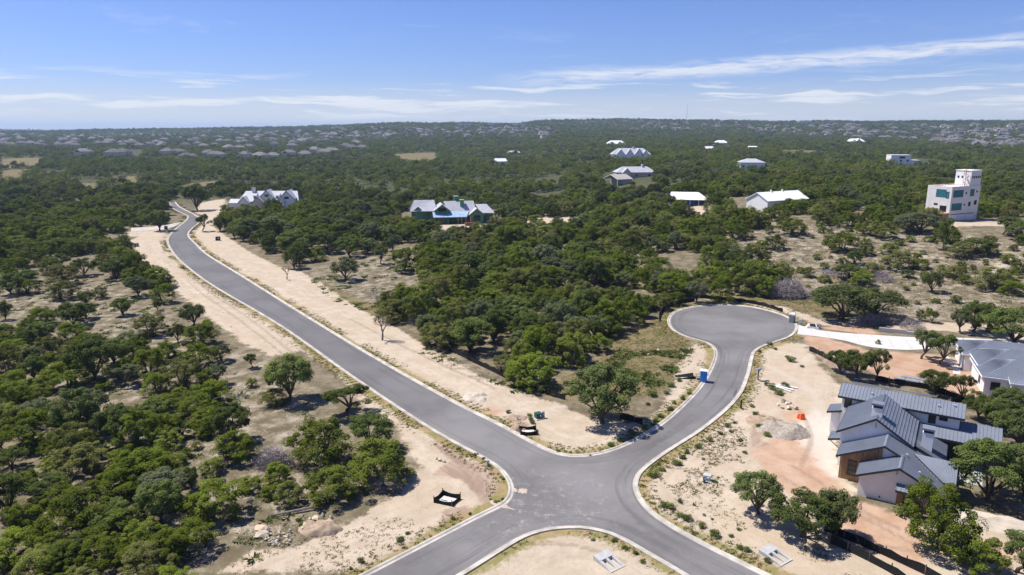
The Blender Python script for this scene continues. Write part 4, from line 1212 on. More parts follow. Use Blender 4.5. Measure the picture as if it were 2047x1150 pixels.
hm = plain_house('flat_roofed_house', 1800, 330, -0.12, 18, 12, 9.0, 9.3, 'white flat-roofed modern house with a terrace on the wooded hill', M['white'], M['roof_white'], (), None, False, 3, True)
block(hm, 'lower_wing', 9, 17, -1, 10, -1.5, 4.6, M['white'])
block(hm, 'terrace', 17, 38, -2, 6, -1.5, 1.5, M['white_concrete'])
window(hm, (1, -0.02, 7.0), 5.0, 1.8, '-b', M['dark'], M['glass'], 2)
window(hm, (13, -1.02, 2.4), 3.5, 2.0, '-b', M['dark'], M['glass'], 2)


# ------------------------------------------------------------------ far subdivisions
def suburb_mesh(kind):
    mb = MB()

    def hip(a0, a1, b0, b1, ze, zr, o=0.7):
        r = (b1 - b0) / 2
        mb.box(a0, a1, b0, b1, -3, ze, 0)
        A0, A1, B0, B1 = a0 - o, a1 + o, b0 - o, b1 + o; bm = (b0 + b1) / 2
        rr = min(r, (a1 - a0) / 2 - 0.3)
        vs = [(A0, B0, ze - .2), (A1, B0, ze - .2), (A1, B1, ze - .2), (A0, B1, ze - .2), (a0 + rr, bm, zr), (a1 - rr, bm, zr)]
        mb.add(vs, [(3, 2, 1, 0), (0, 1, 5, 4), (1, 2, 5), (2, 3, 4, 5), (3, 0, 4)], 1)

    def gab(a, w, b0, b1, ze, zr):
        mb.box(a - w / 2, a + w / 2, b0, b1, -3, ze, 0)
        mb.add([(a - w / 2 - .5, b0 - .4, ze), (a + w / 2 + .5, b0 - .4, ze), (a, b0 - .4, zr), (a - w / 2 - .5, b1, ze), (a + w / 2 + .5, b1, ze), (a, b1, zr)], [(0, 1, 2), (5, 4, 3), (1, 4, 5, 2), (3, 0, 2, 5), (0, 3, 4, 1)], 1)
    if kind == 0:
        hip(-9, 9, 0, 12, 5.2, 9.0); hip(-3, 8, -4, 6, 4.8, 7.8)
    elif kind == 1:
        hip(-9, 9, 0, 11, 6.6, 10.2); gab(-4, 7, -3, 6, 5.6, 8.6); mb.box(4, 5.2, 5, 6.2, 6, 12.2, 0)
    elif kind == 2:
        hip(-11, 7, 0, 11, 4.8, 8.4); hip(2, 11, -5, 8, 4.6, 7.8); mb.box(-6, -5, 6, 7, 6, 10.2, 0)
    else:
        hip(-8, 8, 0, 12, 6.4, 10.4)
    # windows along the side that looks downhill
    front = {0: -4, 1: 0, 2: 0, 3: 0}[kind]
    for a in (-2.0, 2.5, 6.0) if kind == 0 else (-6.5, 0.5, 6.0):
        mb.box(a - 0.9, a + 0.9, front - 0.06, front - 0.01, 0.9, 2.6, 2)
    return mb.mesh('suburban_house_%d' % kind)


SUB = [suburb_mesh(i) for i in range(4)]
for me in SUB:
    for m_ in (M['cream'], M['roof_brown'], M['glass']): me.materials.append(m_)
SUBK = ['brown hip-roofed house with a forward wing', 'two-storey brown-roofed house with front gable and chimney', 'low wide brown-roofed house with chimney', 'steep pyramid-roofed brown house']
house_xy = []


def suburb(px, py, place_txt, group, rz=None, s=1.0, kmin=9.0):
    x, y, z = GT(px, py)
    if any((x - q[0]) ** 2 + (y - q[1]) ** 2 < (kmin * 1.9) ** 2 for q in house_xy):
        return
    kind = random.randrange(4)
    o = bpy.data.objects.new('suburban_house', SUB[kind])
    COL.objects.link(o)
    o.location = (x, y, z); o.rotation_euler = (0, 0, random.uniform(-0.5, 0.5) if rz is None else rz)
    sc = s * random.uniform(0.9, 1.12); o.scale = (sc, sc, sc)
    house_xy.append((x, y))
    props(o, SUBK[kind] + ' ' + place_txt, 'house', group)


rr = random.Random(5)
tA = 'lining the near edge of the western subdivision'
for px, py in [(376, 318), (412, 312), (432, 316), (484, 318), (515, 318), (546, 317), (577, 315), (607, 314), (624, 308), (648, 309), (662, 306), (702, 300), (722, 300), (690, 296), (225, 316), (240, 314), (165, 314), (355, 310), (330, 312), (405, 296), (428, 294), (480, 300), (496, 297), (548, 294), (585, 296), (452, 300)]:
    suburb(px, py, tA, 'houses at the near edge of the western subdivision', s=1.02 if px > 300 else 1.25, kmin=6)
for n_, xr, yr, txt, grp in ((75, (0, 400), (270, 296), 'packed on the western hill slope', 'houses on the western hill'),
                            (55, (400, 720), (262, 290), 'scattered between trees on the far western slope', 'houses on the far western slope'),
                            (70, (640, 1100), (256, 276), 'in the row below the middle ridge', 'houses below the middle ridge'),
                            (26, (1260, 1500), (246, 262), 'strung along the wooded northern ridge', 'houses on the northern ridge'),
                            (125, (1480, 2060), (252, 298), 'spread over the eastern hillside', 'houses on the eastern hillside')):
    n0 = len(house_xy); tries = 0
    while len(house_xy) - n0 < n_ and tries < n_ * 8:
        tries += 1
        px = rr.uniform(*xr); py = rr.uniform(*yr)
        if grp.startswith('houses on the eastern') and py > 262 + (px - 1480) / 560 * 38: continue
        suburb(px, py, txt, grp, s=1.0)
# pale block of large buildings on the middle ridge and a water tower mast on the skyline
for px, py, w in ((930, 252, 60), (985, 251, 80), (1040, 252, 50), (1610, 247, 50)):
    x, y, z = GT(px, py)
    o = empty('commercial_block', (x, y, z), 0.05, 'long pale flat-roofed building on the middle ridge' if px < 1500 else 'pale flat-roofed building on the eastern skyline', 'building', 'pale buildings on the middle ridge' if px < 1500 else None)
    block(o, 'wall', -w / 2, w / 2, 0, 30, -4, 9, M['white']); block(o, 'roof', -w / 2 - 1, w / 2 + 1, -1, 31, 9, 10, M['roof_tan'])
    house_xy.append((x, y))
x, y, z = GT(1372, 249)
mo = empty('radio_mast', (x, y, z), 0, 'thin radio mast standing on the far ridge', 'mast')
MB().tube([(0, 0, -2), (0, 0, 75)], [0.9, 0.4], 4).build('mast_pole', M['metal'], mo)


# ------------------------------------------------------------------ trees: prototype crowns and trunks (unit size: width 1, height 1)
def leaf_cloud(name, C, Rr, per, size, mat, seed, flat=0.75, upb=0.35):
    r = np.random.default_rng(seed)
    C = np.repeat(np.array(C, float), per, 0); R = np.repeat(np.array(Rr, float), per)
    N = len(C)
    d = r.normal(size=(N, 3)); d[:, 2] += upb; d /= np.linalg.norm(d, axis=1)[:, None]
    rad = R * (0.55 + 0.5 * r.random(N) ** 0.6)
    P = C + d * rad[:, None] * np.array([1, 1, flat])
    nrm = d * 0.8 + np.array([-0.12, 0.0, 0.75]) + r.normal(size=(N, 3)) * 0.5; nrm /= np.linalg.norm(nrm, axis=1)[:, None]
    t = np.cross(nrm, r.normal(size=(N, 3))); t /= np.linalg.norm(t, axis=1)[:, None] + 1e-9
    b = np.cross(nrm, t)
    s = size * (0.6 + 0.8 * r.random(N))[:, None]; asp = (0.55 + 0.4 * r.random(N))[:, None]
    V = np.stack([P - t * s, P - b * s * asp + nrm * s * 0.2, P + t * s, P + b * s * asp + nrm * s * 0.2], 1).reshape(-1, 3)
    V[:, 2] = np.maximum(V[:, 2], 0.004)
    F = np.arange(N * 4).reshape(N, 4)
    me = np_mesh(name, V, quads=F)
    clump = np.repeat(r.random(len(Rr)), per)
    v = np.clip(0.55 * clump + 0.45 * r.random(N), 0, 1)
    a = me.attributes.new('v', 'FLOAT', 'FACE'); a.data.foreach_set('value', v.astype(np.float32))
    me.materials.append(mat)
    return me


def juniper_crown(name, seed, dense=1.0, lo=False, lobes=3, low=0.05):
    r = np.random.default_rng(seed); C = []; R = []
    n = int(72 * dense) if not lo else 26
    lob = [((r.random() - .5) * 0.42, (r.random() - .5) * 0.42, 0.72 + 0.28 * r.random()) for _ in range(lobes)]
    lob[0] = (lob[0][0] * 0.4, lob[0][1] * 0.4, 1.0)
    for i in range(n):
        lx, ly, lh = lob[i % lobes]
        z = low + (1 - low) * (r.random() ** 0.85) * 0.90
        prof = math.sqrt(max(0.02, 1 - (z * 1.02 - 0.30) ** 2 / 0.52)) * 0.37
        a = r.random() * 6.283; q = prof * (0.45 + 0.75 * r.random() ** 0.7)
        C.append((lx * 0.75 + q * math.cos(a), ly * 0.75 + q * math.sin(a), z * lh)); R.append((0.055 + 0.085 * r.random() ** 1.5) * (1.5 if lo else 1))
    return leaf_cloud(name, C, R, 34 if lo else 230, 0.032 if lo else 0.0120, M['juniper'], seed + 50, 0.85, 0.45)


def oak_tree(name, seed, lo=False, open_=0.0, crown_base=0.34, lean=0.0, sprawl=1.0):
    """returns crown mesh, trunk mesh"""
    r = np.random.default_rng(seed); C = []; R = []
    tb = MB()
    fork = Vector((lean * 0.25, 0.02, crown_base * 0.62))
    tb.tube([(0, 0, -0.06), (0.01 + lean * .06, 0, crown_base * 0.3), tuple(fork)], [0.04, 0.030, 0.027], 7)
    nb = 5 if lo else 8
    ctr = np.array([lean * 0.4, 0, (1 + crown_base) / 2]); rx, rz_ = 0.40 * min(sprawl, 1.1), (1 - crown_base) / 2 * 0.86
    tips = []
    for i in range(nb):
        a = 6.283 * (i + r.random() * 0.6) / nb
        zc = -0.45 + 1.1 * r.random() if i else 0.6
        q = math.sqrt(max(0.05, 1 - zc * zc)) * (0.55 + 0.3 * r.random()) if i else 0.1
        c = Vector((ctr[0] + q * rx * math.cos(a), ctr[1] + q * rx * math.sin(a), ctr[2] + zc * rz_))
        tips.append(c)
        mid = fork.lerp(c, 0.5) + Vector(((r.random() - .5) * .08, (r.random() - .5) * .08, 0.03))
        tb.tube([tuple(fork), tuple(mid), tuple(c)], [0.021, 0.013, 0.005], 5)
    need = 24 if lo else int(88 * (1 - 0.35 * open_)); guard = 0
    while len(C) < need and guard < 6000:
        guard += 1
        d = r.normal(size=3); d /= np.linalg.norm(d)
        p = ctr + d * np.array([rx, rx, rz_]) * (0.45 + 0.55 * r.random() ** 0.5)
        if d[2] < -0.55 and r.random() < 0.7: continue
        dist = min((Vector(p) - c).length for c in tips)
        if dist > 0.25 - 0.10 * open_: continue
        C.append(tuple(p)); R.append((0.058 + 0.05 * r.random()) * (1 - 0.2 * open_) * (1.5 if lo else 1))
        if not lo and len(C) % 4 == 0:
            c = min(tips, key=lambda q_: (Vector(p) - q_).length)
            tb.tube([tuple(c.lerp(fork, 0.12)), tuple(p)], [0.006, 0.002], 3)
    crown = leaf_cloud(name + '_crown', C, R, 40 if lo else 190, 0.033 if lo else 0.0118, M['oak'], seed + 90, 0.9, 0.3)
    tr = tb.mesh(name + '_trunk'); tr.materials.append(M['bark'])
    return crown, tr


def juniper_trunk(seed):
    r = random.Random(seed); tb = MB()
    for i in range(3):
        a = r.random() * 6.28
        tb.tube([(0.02 * math.cos(a), 0.02 * math.sin(a), -0.06), (0.09 * math.cos(a), 0.09 * math.sin(a), 0.25), (0.16 * math.cos(a), 0.16 * math.sin(a), 0.6)], [0.028, 0.02, 0.008], 5)
    me = tb.mesh('juniper_trunk'); me.materials.append(M['bark_grey'])
    return me


JUN = [(juniper_crown('juniper_crown', 100 + i, 1.0, False, (3, 2, 4, 3, 1, 4)[i], (0.06, 0.12, 0.05, 0.2, 0.05, 0.1)[i]), juniper_trunk(i)) for i in range(6)]
OAK = [oak_tree('oak', 200 + i, False, (0.0, 0.15, 0.5, 0.1, 0.9, 0.0, 0.3)[i], (0.20, 0.18, 0.34, 0.13, 0.34, 0.08, 0.17)[i], (0, 0.2, -0.3, 0, 0.5, 0, -0.2)[i], (1, 1.1, 1, 1.15, 1.1, 1.0, 1.2)[i]) for i in range(7)]
JLO = [juniper_crown('juniper_far', 300 + i, 1, True, 3) for i in range(3)]
OLO = [oak_tree('oak_far', 400 + i, True, 0, 0.2)[0] for i in range(3)]

TREE_LIST = []      # every tree: kind, x, y, width, height, label, group


def tree_obj(kind, proto, x, y, w, h, label, group, rz=None, z=None, tint=None):
    cm, tm = (JUN if kind == 'J' else OAK)[proto]
    nm = 'juniper_tree' if kind == 'J' else 'oak_tree'
    t = empty(nm, (x, y, (zt(x, y) if z is None else z) - 0.03), random.uniform(0, 6.283) if rz is None else rz, label, 'tree', group)
    t.scale = (w, w, h)
    for n2, me in (('crown', cm), ('trunk', tm)):
        o = bpy.data.objects.new(n2, me); COL.objects.link(o); o.parent = t
        o.color = (1, 1, 1, 1) if tint is None else (tint[0], tint[1], 1, 1)
    return t


# traced trees: (pixel x, pixel y of the base, crown width px, height px, kind)
TRACED = """60 536 50 40 J|16 544 34 28 J|28 520 30 22 J|22 589 48 46 O|58 592 42 32 J|52 564 50 26 O|124 577 62 46 J|97 553 34 38 J|122 536 36 32 O|169 553 48 40 O|230 558 54 44 O|262 564 30 28 J|277 594 50 46 O|125 606 52 42 J|172 610 38 30 O|204 600 28 26 J
11 640 28 42 O|148 655 64 54 O|90 658 54 44 J|172 640 42 36 O|247 635 44 40 O|304 680 58 52 J|55 700 40 44 O|16 690 36 26 J|190 763 92 100 O|230 730 62 56 O|104 720 48 44 J|15 750 52 60 J|68 760 54 50 O|140 790 78 60 J|250 775 56 46 O|265 695 48 38 O|275 725 58 46 J|300 760 62 56 J|22 790 62 46 J
327 612 46 44 J|316 624 16 22 O|388 655 54 50 O|356 688 32 42 O|410 700 68 54 J|400 745 66 56 J|335 725 52 38 J|445 725 42 38 O|505 738 26 30 O
370 790 72 66 J|412 785 36 42 J|436 768 48 46 O|425 836 86 64 J|466 888 76 80 O|316 800 52 52 J|548 816 50 36 J|504 778 20 20 J|320 840 62 52 O|325 890 68 58 J|365 880 32 36 O
155 874 88 104 O|22 845 72 70 J|60 830 62 52 J|70 915 108 68 J|240 890 88 92 O|275 918 88 82 J|180 906 44 34 J|5 905 52 52 O|165 965 92 48 J|280 990 112 74 J|240 935 40 26 J|25 945 62 48 O|18 865 60 50 J
20 1035 78 90 O|45 1085 64 62 J|165 1085 128 94 J|260 1010 92 62 J|30 1150 92 64 J|150 1130 82 62 O|215 1150 84 60 J|140 1172 92 62 J|325 1055 88 92 O|320 985 82 72 J|430 1068 112 80 J|384 984 36 50 O|425 958 46 24 J|470 938 82 42 J|445 985 20 22 J|502 991 44 32 J|555 985 56 48 J|580 1022 56 48 J|545 1005 40 26 J|380 1140 92 62 J|300 1120 82 62 J|90 1165 80 60 J|300 1170 90 60 J|235 1060 80 60 O|100 1000 70 50 O|110 1130 60 50 J
230 1090 80 56 J|340 1160 90 50 J
690 560 52 50 O|761 528 30 40 O|785 502 32 36 O|850 478 52 42 O|810 486 24 28 O|735 905 92 84 O
440 463 32 32 O|470 477 30 28 O|486 484 40 34 O|497 474 54 40 O|527 490 42 34 O|590 512 72 56 O|545 470 60 40 O|620 505 56 46 O|660 500 60 50 J|700 515 50 46 O|640 470 60 40 O|690 475 56 40 O|740 480 50 40 O|735 510 40 36 O
1511 459 46 30 J|1581 476 52 38 J|1517 458 38 26 J|1642 452 46 32 J|1642 461 18 15 J|1692 458 42 32 J|1724 474 30 26 J|1762 481 50 32 J|1683 510 56 44 J|1730 493 20 15 J|1730 516 32 20 J|1777 515 36 24 J|1811 515 12 9 J|1844 511 12 9 J|1631 522 18 13 J|1683 535 24 15 J|1707 531 30 32 O|1648 542 20 10 J|1794 545 56 26 J|1838 540 32 15 J|1813 557 24 18 O|1861 586 36 46 O|1887 554 30 24 J|1908 560 34 24 J|1919 540 18 15 J|1943 543 15 12 J|1928 572 26 20 J|1975 588 66 40 J|2010 575 50 34 J|1887 507 42 64 J|1922 522 46 22 J|1840 466 74 42 O|1811 467 46 40 O|1945 508 60 26 O|1975 516 36 24 J|2021 595 44 32 J|2033 551 38 32 J|1479 484 46 32 J|1546 505 40 32 J|1520 508 30 26 J|2005 470 50 40 O|2035 480 50 40 O|1900 490 40 30 J
1500 595 62 70 J|1470 592 60 66 J|1530 600 40 46 J|1838 645 18 24 J|1861 647 22 28 O
1700 560 60 30 O|1745 555 40 28 J|1720 575 44 30 J|1755 690 10 10 J
1918 668 40 50 O|1943 668 64 70 O|1968 672 50 60 J|1990 660 40 50 O"""
HERO = [
 (1203, 853, 130, 132, 'O', 3, 'large dark live oak on the sandy corner above the crossing'),
 (580, 806, 94, 102, 'O', 0, 'bright yellow-green oak at the scrub edge beside the long road'),
 (693, 823, 96, 66, 'O', 4, 'leaning open-limbed oak over the sand beside the long road'),
 (807, 548, 50, 54, 'J', 4, 'round dark green tree alone in the stony clearing'),
 (650, 948, 114, 106, 'J', 0, 'tallest dense juniper in the clump near the crossing'),
 (670, 1018, 100, 74, 'J', 2, 'low broad juniper in front of the tallest one near the crossing'),
 (765, 985, 122, 84, 'J', 1, 'wide juniper with dead lower twigs facing the crossing'),
 (1682, 640, 120, 84, 'O', 3, 'huge spreading live oak by the end of the cul-de-sac'),
 (1742, 632, 104, 66, 'O', 1, 'dark oak standing right against the huge spreading oak'),
 (1841, 720, 58, 64, 'O', 2, 'slim oak growing beside the parking slabs'),
 (1876, 732, 62, 68, 'O', 4, 'forked oak growing next to the garden path'),
 (1680, 747, 56, 48, 'O', 1, 'low oak in the dirt behind the two-storey house, furthest from it'),
 (1711, 757, 72, 62, 'O', 0, 'broad oak in the dirt behind the two-storey house'),
 (1750, 764, 50, 72, 'O', 4, 'thin forked oak touching the back of the two-storey roof'),
 (1868, 792, 66, 54, 'O', 5, 'rounded oak between the two houses'),
 (1918, 803, 52, 60, 'O', 4, 'open oak with bare forked trunk between the two houses'),
 (1517, 1036, 94, 98, 'O', 1, 'oak with hanging crown at the left of the trio before the house'),
 (1603, 1076, 122, 104, 'O', 3, 'middle and largest oak of the trio before the house'),
 (1668, 1086, 88, 104, 'O', 0, 'upright oak of the trio nearest the house'),
 (1868, 1136, 128, 150, 'J', 0, 'tall juniper in front of the cedar window corner of the house'),
 (1838, 1052, 66, 80, 'O', 2, 'small oak against the front gable of the house'),
 (1975, 1004, 136, 136, 'O', 3, 'big oak filling the ground right of the house'),
 (2040, 905, 90, 96, 'O', 1, 'oak behind the house porch'), (1995, 868, 84, 74, 'O', 5, 'rounded oak just behind the garage wing'), (1955, 845, 60, 60, 'O', 0, 'oak squeezed between the garage wing and the second house'),
 (2045, 1000, 100, 110, 'O', 5, 'oak at the far end of the house shade'), (2020, 830, 70, 60, 'O', 1, 'oak under the white wall of the second house'),
 (1950, 1168, 90, 80, 'J', 3, 'loose juniper beside the red dirt track'), (2030, 1160, 110, 90, 'O', 2, 'loose oak at the end of the red dirt track'),
 (2030, 692, 110, 84, 'O', 6, 'grey-green oak leaning over the end of the driveway'),
 (940, 706, 96, 78, 'O', 5, 'pale grey-green oak standing against the silt fence'),
 (1215, 668, 74, 74, 'J', 3, 'juniper with yellowing top in the thicket beside the cul-de-sac'),
 (405, 462, 30, 36, 'O', 4, 'sparse oak leaning at the side-street corner'),
 (320, 462, 44, 44, 'O', 0, 'clump of slim-trunked oaks beside the side street'), (395, 422, 50, 56, 'O', 1, 'tall oak behind the side-street corner'),
]


def to_world(px, py, w, h, kind):
    x, y, z = GT(px, py)
    s = mpp(y); th = math.atan2(CAM_H - z, y)
    wm = w * s
    hm_ = max(0.6, (h * s - wm * math.sin(th) * 0.30) / math.cos(th), wm * (0.68 if kind == 'J' else 0.55))
    if kind == 'J':
        y2 = y + wm * 0.38; x = x * y2 / y; y = y2
    return x, y, wm * 1.15, hm_


PLACED = []


LANDM = [(n_, GT(*p_)[:2]) for n_, p_ in (
    ('the rubble pile', (545, 1075)), ('the red dirt mound', (640, 1050)), ('the domed brush pile', (543, 938)), ('the pale dead shrub', (168, 812)), ('the dark dead brush', (110, 1004)),
    ('the leafless small tree', (574, 560)), ('the thin-leaved small tree', (764, 680)), ('the round dark tree', (807, 548)), ('the long silt fence', (1000, 742)), ('the grey brush heap by the fence', (846, 650)),
    ('the cul-de-sac bulb', (1440, 590)), ('the side street', (290, 458)), ('the white farmhouse', (530, 425)), ('the unfinished green house', (900, 450)), ('the tower house', (1900, 450)), ('the pole barn', (1378, 420)),
    ('the white metal barn', (1512, 425)), ('the yellow-green oak', (580, 790)), ('the big brush pile behind the cul-de-sac', (1582, 595)), ('the two-track', (1985, 545)), ('the flat brush pile on the slope', (1675, 554)),
    ('the bushy brush pile on the slope', (1770, 560)), ('the fallen pale branches', (385, 1125)), ('the green transformer at the wood edge', (273, 493)), ('the driveway', (1850, 660)), ('the pale pad behind the unfinished house', (1100, 445)), ('the small twig heap', (478, 796)))]


def zone_text(kind, x, y, w=4.0):
    """size class and the nearest landmark one can find"""
    k0 = ('low' if w < 3 else 'middling' if w < 5.4 else 'large') + (' olive-green juniper' if kind == 'J' else ' grey-green oak')
    nm = min(LANDM, key=lambda q: (q[1][0] - x) ** 2 + (q[1][1] - y) ** 2)[0]
    return k0 + ' among the trees nearest ' + nm, k0 + 's nearest ' + nm


for ent in TRACED.replace('\n', '|').split('|'):
    if not ent.strip(): continue
    a = ent.split()
    px, py, w, h = map(float, a[:4]); kd = a[4]
    x, y, wm, hm_ = to_world(px, py, w, h, kd)
    lb, gr = zone_text(kd, x, y, wm)
    pr = random.choice([0, 1, 2, 3, 4, 5]) if kd == 'J' else random.choice([0, 1, 2, 3, 5, 6, 3, 5])
    tree_obj(kd, pr, x, y, wm, hm_ * (1.05 if kd == 'J' else 1.0), lb, gr)
    PLACED.append((x, y, wm / 2, kd))
for px, py, w, h, kd, pr, lb in HERO:
    x, y, wm, hm_ = to_world(px, py, w, h, kd)
    tree_obj(kd, pr, x, y, wm, hm_, lb, None, tint=(1, 1.2) if 'grey-green' in lb else (0, 1.35) if 'yellow' in lb else (0.25, 0.95))
    PLACED.append((x, y, wm / 2, kd))
n_traced = {'J': sum(1 for p in PLACED if p[3] == 'J'), 'O': sum(1 for p in PLACED if p[3] == 'O')}

FILLP = np.array([G(*p) for p in [(-160, 640), (60, 660), (300, 700), (430, 740), (430, 860), (360, 940), (400, 1040), (470, 1090), (330, 1230), (-260, 1230)]])
fr = np.random.default_rng(77); nfill = 0
for _ in range(2600):
    x = fr.uniform(FILLP[:, 0].min(), FILLP[:, 0].max()); y = fr.uniform(FILLP[:, 1].min(), FILLP[:, 1].max())
    w = 1.5 + 5.0 * fr.random() ** 1.6
    if abs(x) > 0.78 * y or sdist(FILLP, np.array([x]), np.array([y]))[0] < 0: continue
    if float(vnoise(np.array(x / 9.0 + 40), np.array(y / 9.0))) < -0.16: continue
    if any((x - p[0]) ** 2 + (y - p[1]) ** 2 < (p[2] * 0.55 + w * 0.36) ** 2 for p in PLACED): continue
    kd = 'J' if fr.random() < 0.82 else 'O'
    lb, gr_ = zone_text(kd, x, y, w)
    tree_obj(kd, int(fr.integers(0, 6)) if kd == 'J' else [3, 5, 5, 6][int(fr.integers(0, 4))], x, y, w * 1.1, w * (0.6 + 0.3 * fr.random()), lb, gr_)
    PLACED.append((x, y, w / 2, kd)); nfill += 1
    if nfill > 130: break
n_traced = {'J': sum(1 for p in PLACED if p[3] == 'J'), 'O': sum(1 for p in PLACED if p[3] == 'O')}

HILLP = np.array([GT(*p)[:2] for p in [(1450, 480), (1560, 450), (1700, 450), (1860, 470), (2060, 500), (2080, 640), (1900, 655), (1800, 600), (1620, 590), (1560, 560), (1500, 530)]])
for _ in range(900):
    x = fr.uniform(HILLP[:, 0].min(), HILLP[:, 0].max()); y = fr.uniform(HILLP[:, 1].min(), HILLP[:, 1].max()); w = 1.4 + 3.4 * fr.random() ** 2
    if sdist(HILLP, np.array([x]), np.array([y]))[0] < 0 or abs(x) > 0.76 * y: continue
    if any((x - p[0]) ** 2 + (y - p[1]) ** 2 < (p[2] + w * 0.5 + 0.5) ** 2 for p in PLACED): continue
    tree_obj('J', int(fr.integers(0, 6)), x, y, w * 1.1, w * (0.55 + 0.3 * fr.random()), *zone_text('J', x, y, w))
    PLACED.append((x, y, w / 2, 'J')); nfill += 1
    if nfill > 200: break
n_traced = {'J': sum(1 for p in PLACED if p[3] == 'J'), 'O': sum(1 for p in PLACED if p[3] == 'O')}

# --- scattered woodland: candidates in world space, kept off roads, sand, houses and clearings
CLEAR = [POLY['sand'][i] for i in range(len(POLY['sand']))] + POLY['red'] + POLY['grass'] + POLY['white']
CLEAR_PX = [[(590, 540), (700, 515), (790, 498), (830, 520), (840, 570), (790, 612), (740, 630), (650, 590)],
            [(790, 425), (985, 420), (995, 458), (935, 472), (862, 474), (820, 452)],
            [(450, 398), (606, 398), (604, 424), (450, 428)],
            [(1318, 392), (1420, 392), (1420, 436), (1375, 432), (1330, 414)], [(1448, 395), (1572, 395), (1575, 420), (1530, 436), (1470, 430)],
            [(1840, 440), (1960, 436), (2060, 438), (2060, 470), (1900, 472)],
            [(1205, 345), (1305, 342), (1305, 376), (1205, 380)], [(1220, 308), (1300, 306), (1302, 322), (1220, 324)],
            [(1484, 326), (1530, 326), (1530, 346), (1480, 346)], [(1784, 316), (1870, 318), (1860, 338), (1784, 340)],
            [(990, 322), (1015, 322), (1015, 336), (990, 336)],
            [(1095, 352), (1128, 348), (1124, 370), (1092, 368)], [(255, 300), (285, 300), (280, 318), (262, 320)],
            [(340, 400), (450, 395), (455, 430), (420, 460), (380, 470), (330, 440)],
            [(600, 640), (500, 540), (400, 470), (430, 440), (600, 560), (900, 715), (1100, 800), (1240, 800), (1250, 870)],
            ]
CLEAR += [[GT(*p)[:2] for p in pl] for pl in CLEAR_PX] + [[G(*p) for p in [(1090, 775), (1240, 695), (1345, 640), (1440, 700), (1400, 780), (1290, 880), (1150, 900)]], [(52, 108), (70, 76), (86, 84), (112, 104), (112, 140), (76, 140)]]
HILL = [GT(*p)[:2] for p in [(1440, 478), (1540, 448), (1700, 448), (1860, 470), (2100, 500), (2120, 650), (1900, 660), (1600, 640), (1560, 610), (1560, 560), (1490, 520)]]
LEFT = [GT(*p)[:2] for p in [(-120, 560), (240, 560), (330, 590), (440, 660), (640, 700), (860, 930), (830, 1060), (500, 1130), (430, 1170), (300, 1250), (-140, 1250)]]
RIGHTYARD = [G(*p) for p in [(1330, 600), (1590, 600), (1720, 640), (2140, 640), (2140, 1200), (1200, 1200), (1240, 940), (1430, 720), (1240, 800)]]


def jitter_grid(x0, x1, y0, y1, s):
    xs = np.arange(x0, x1, s); ys = np.arange(y0, y1, s)
    X, Y = np.meshgrid(xs, ys); X = X + RNG.random(X.shape) * s * 0.9; Y = Y + RNG.random(Y.shape) * s * 0.9
    return X.ravel(), Y.ravel()


def keep_mask(X, Y, R, pad=0.6):
    kz = sdist_far(ROAD_S, X, Y, 60) < -(R * 0.7 + pad)
    for pl in CLEAR:
        kz &= sdist_far(pl, X, Y, 6) < -0.5
    kz &= sdist_far(SIDE, X, Y, 10) < -4
    return kz


bands = [(5.2, 20, 420, 1.0), (6.8, 420, 900, 1.0), (10.0, 900, 1900, 1.25), (17.0, 1900, 4200, 1.6), (34.0, 4200, 9000, 2.3)]
wood = []
for s, y0, y1, sz in bands:
    xm = 1.1 * y1 + 90
    X, Y = jitter_grid(-xm, xm, y0, y1, s)
    m = (np.abs(X) < 1.05 * Y + 80)
    X, Y = X[m], Y[m]
    Wd = (4.0 + 5.6 * RNG.random(len(X)) ** 1.5) * sz
    patch = vnoise(X / 60 + 11, Y / 60 + 3) + 0.6 * vnoise(X / 19, Y / 19)
    gapn = vnoise(X / 26 + 71, Y / 26 + 5) + 0.5 * vnoise(X / 9 + 3, Y / 9)
    keep = keep_mask(X, Y, Wd / 2) & (patch > (-0.42 if y0 < 400 else -0.45)) & (gapn > (-0.27 if y0 < 800 else -0.36))
    if y0 < 420:
        keep &= sdist_far(HILL, X, Y, 20) < 0
        keep &= sdist_far(LEFT, X, Y, 20) < 1.0
        keep &= ~((sdist_far(RIGHTYARD, X, Y, 20) > 0) & (Y < 168))
        keep &= (Y > 95) | (np.abs(X) > 0.80 * Y + 6)
        # keep clear of what was traced
        for (tx, ty, tr, _) in PLACED:
            keep &= (X - tx) ** 2 + (Y - ty) ** 2 > (tr * 0.75 + 1.2) ** 2
    if y0 >= 900:
        for hx, hy in house_xy:
            keep &= ~((np.abs(X - hx) < 9 + Wd / 2) & (Y < hy + 10) & (Y > hy - 26 - Wd / 2))
    X, Y, Wd = X[keep], Y[keep], Wd[keep]
    kd = (vnoise(X / 38 + 2, Y / 38 + 9) + 0.55 * (RNG.random(len(X)) - 0.5)) > (0.20 if y0 < 420 else 0.06)
    Hh = Wd * (0.60 + 0.42 * RNG.random(len(X))) / (1 if y0 < 900 else 1.25)
    wood.append((X, Y, Wd, Hh, kd))
WX, WY, WW, WH, WK = (np.concatenate([w_[i] for w_ in wood]) for i in range(5))
order = np.argsort(WY)
quota = {'J': max(0, 300 - n_traced['J']), 'O': max(0, 300 - n_traced['O'])}
stuff = {'J': [], 'O': []}
inview = np.abs(WX) < 0.74 * WY
for i in order:
    kd = 'O' if WK[i] else 'J'
    if quota[kd] > 0 and inview[i]:
        quota[kd] -= 1
        lb, gr = zone_text(kd, WX[i], WY[i], WW[i])
        tree_obj(kd, random.choice([0, 1, 2, 3, 4, 5]) if kd == 'J' else random.choice([0, 1, 3, 5, 6, 3]), float(WX[i]), float(WY[i]), float(WW[i]), float(WH[i]), lb, gr)
    else:
        stuff[kd].append(i)
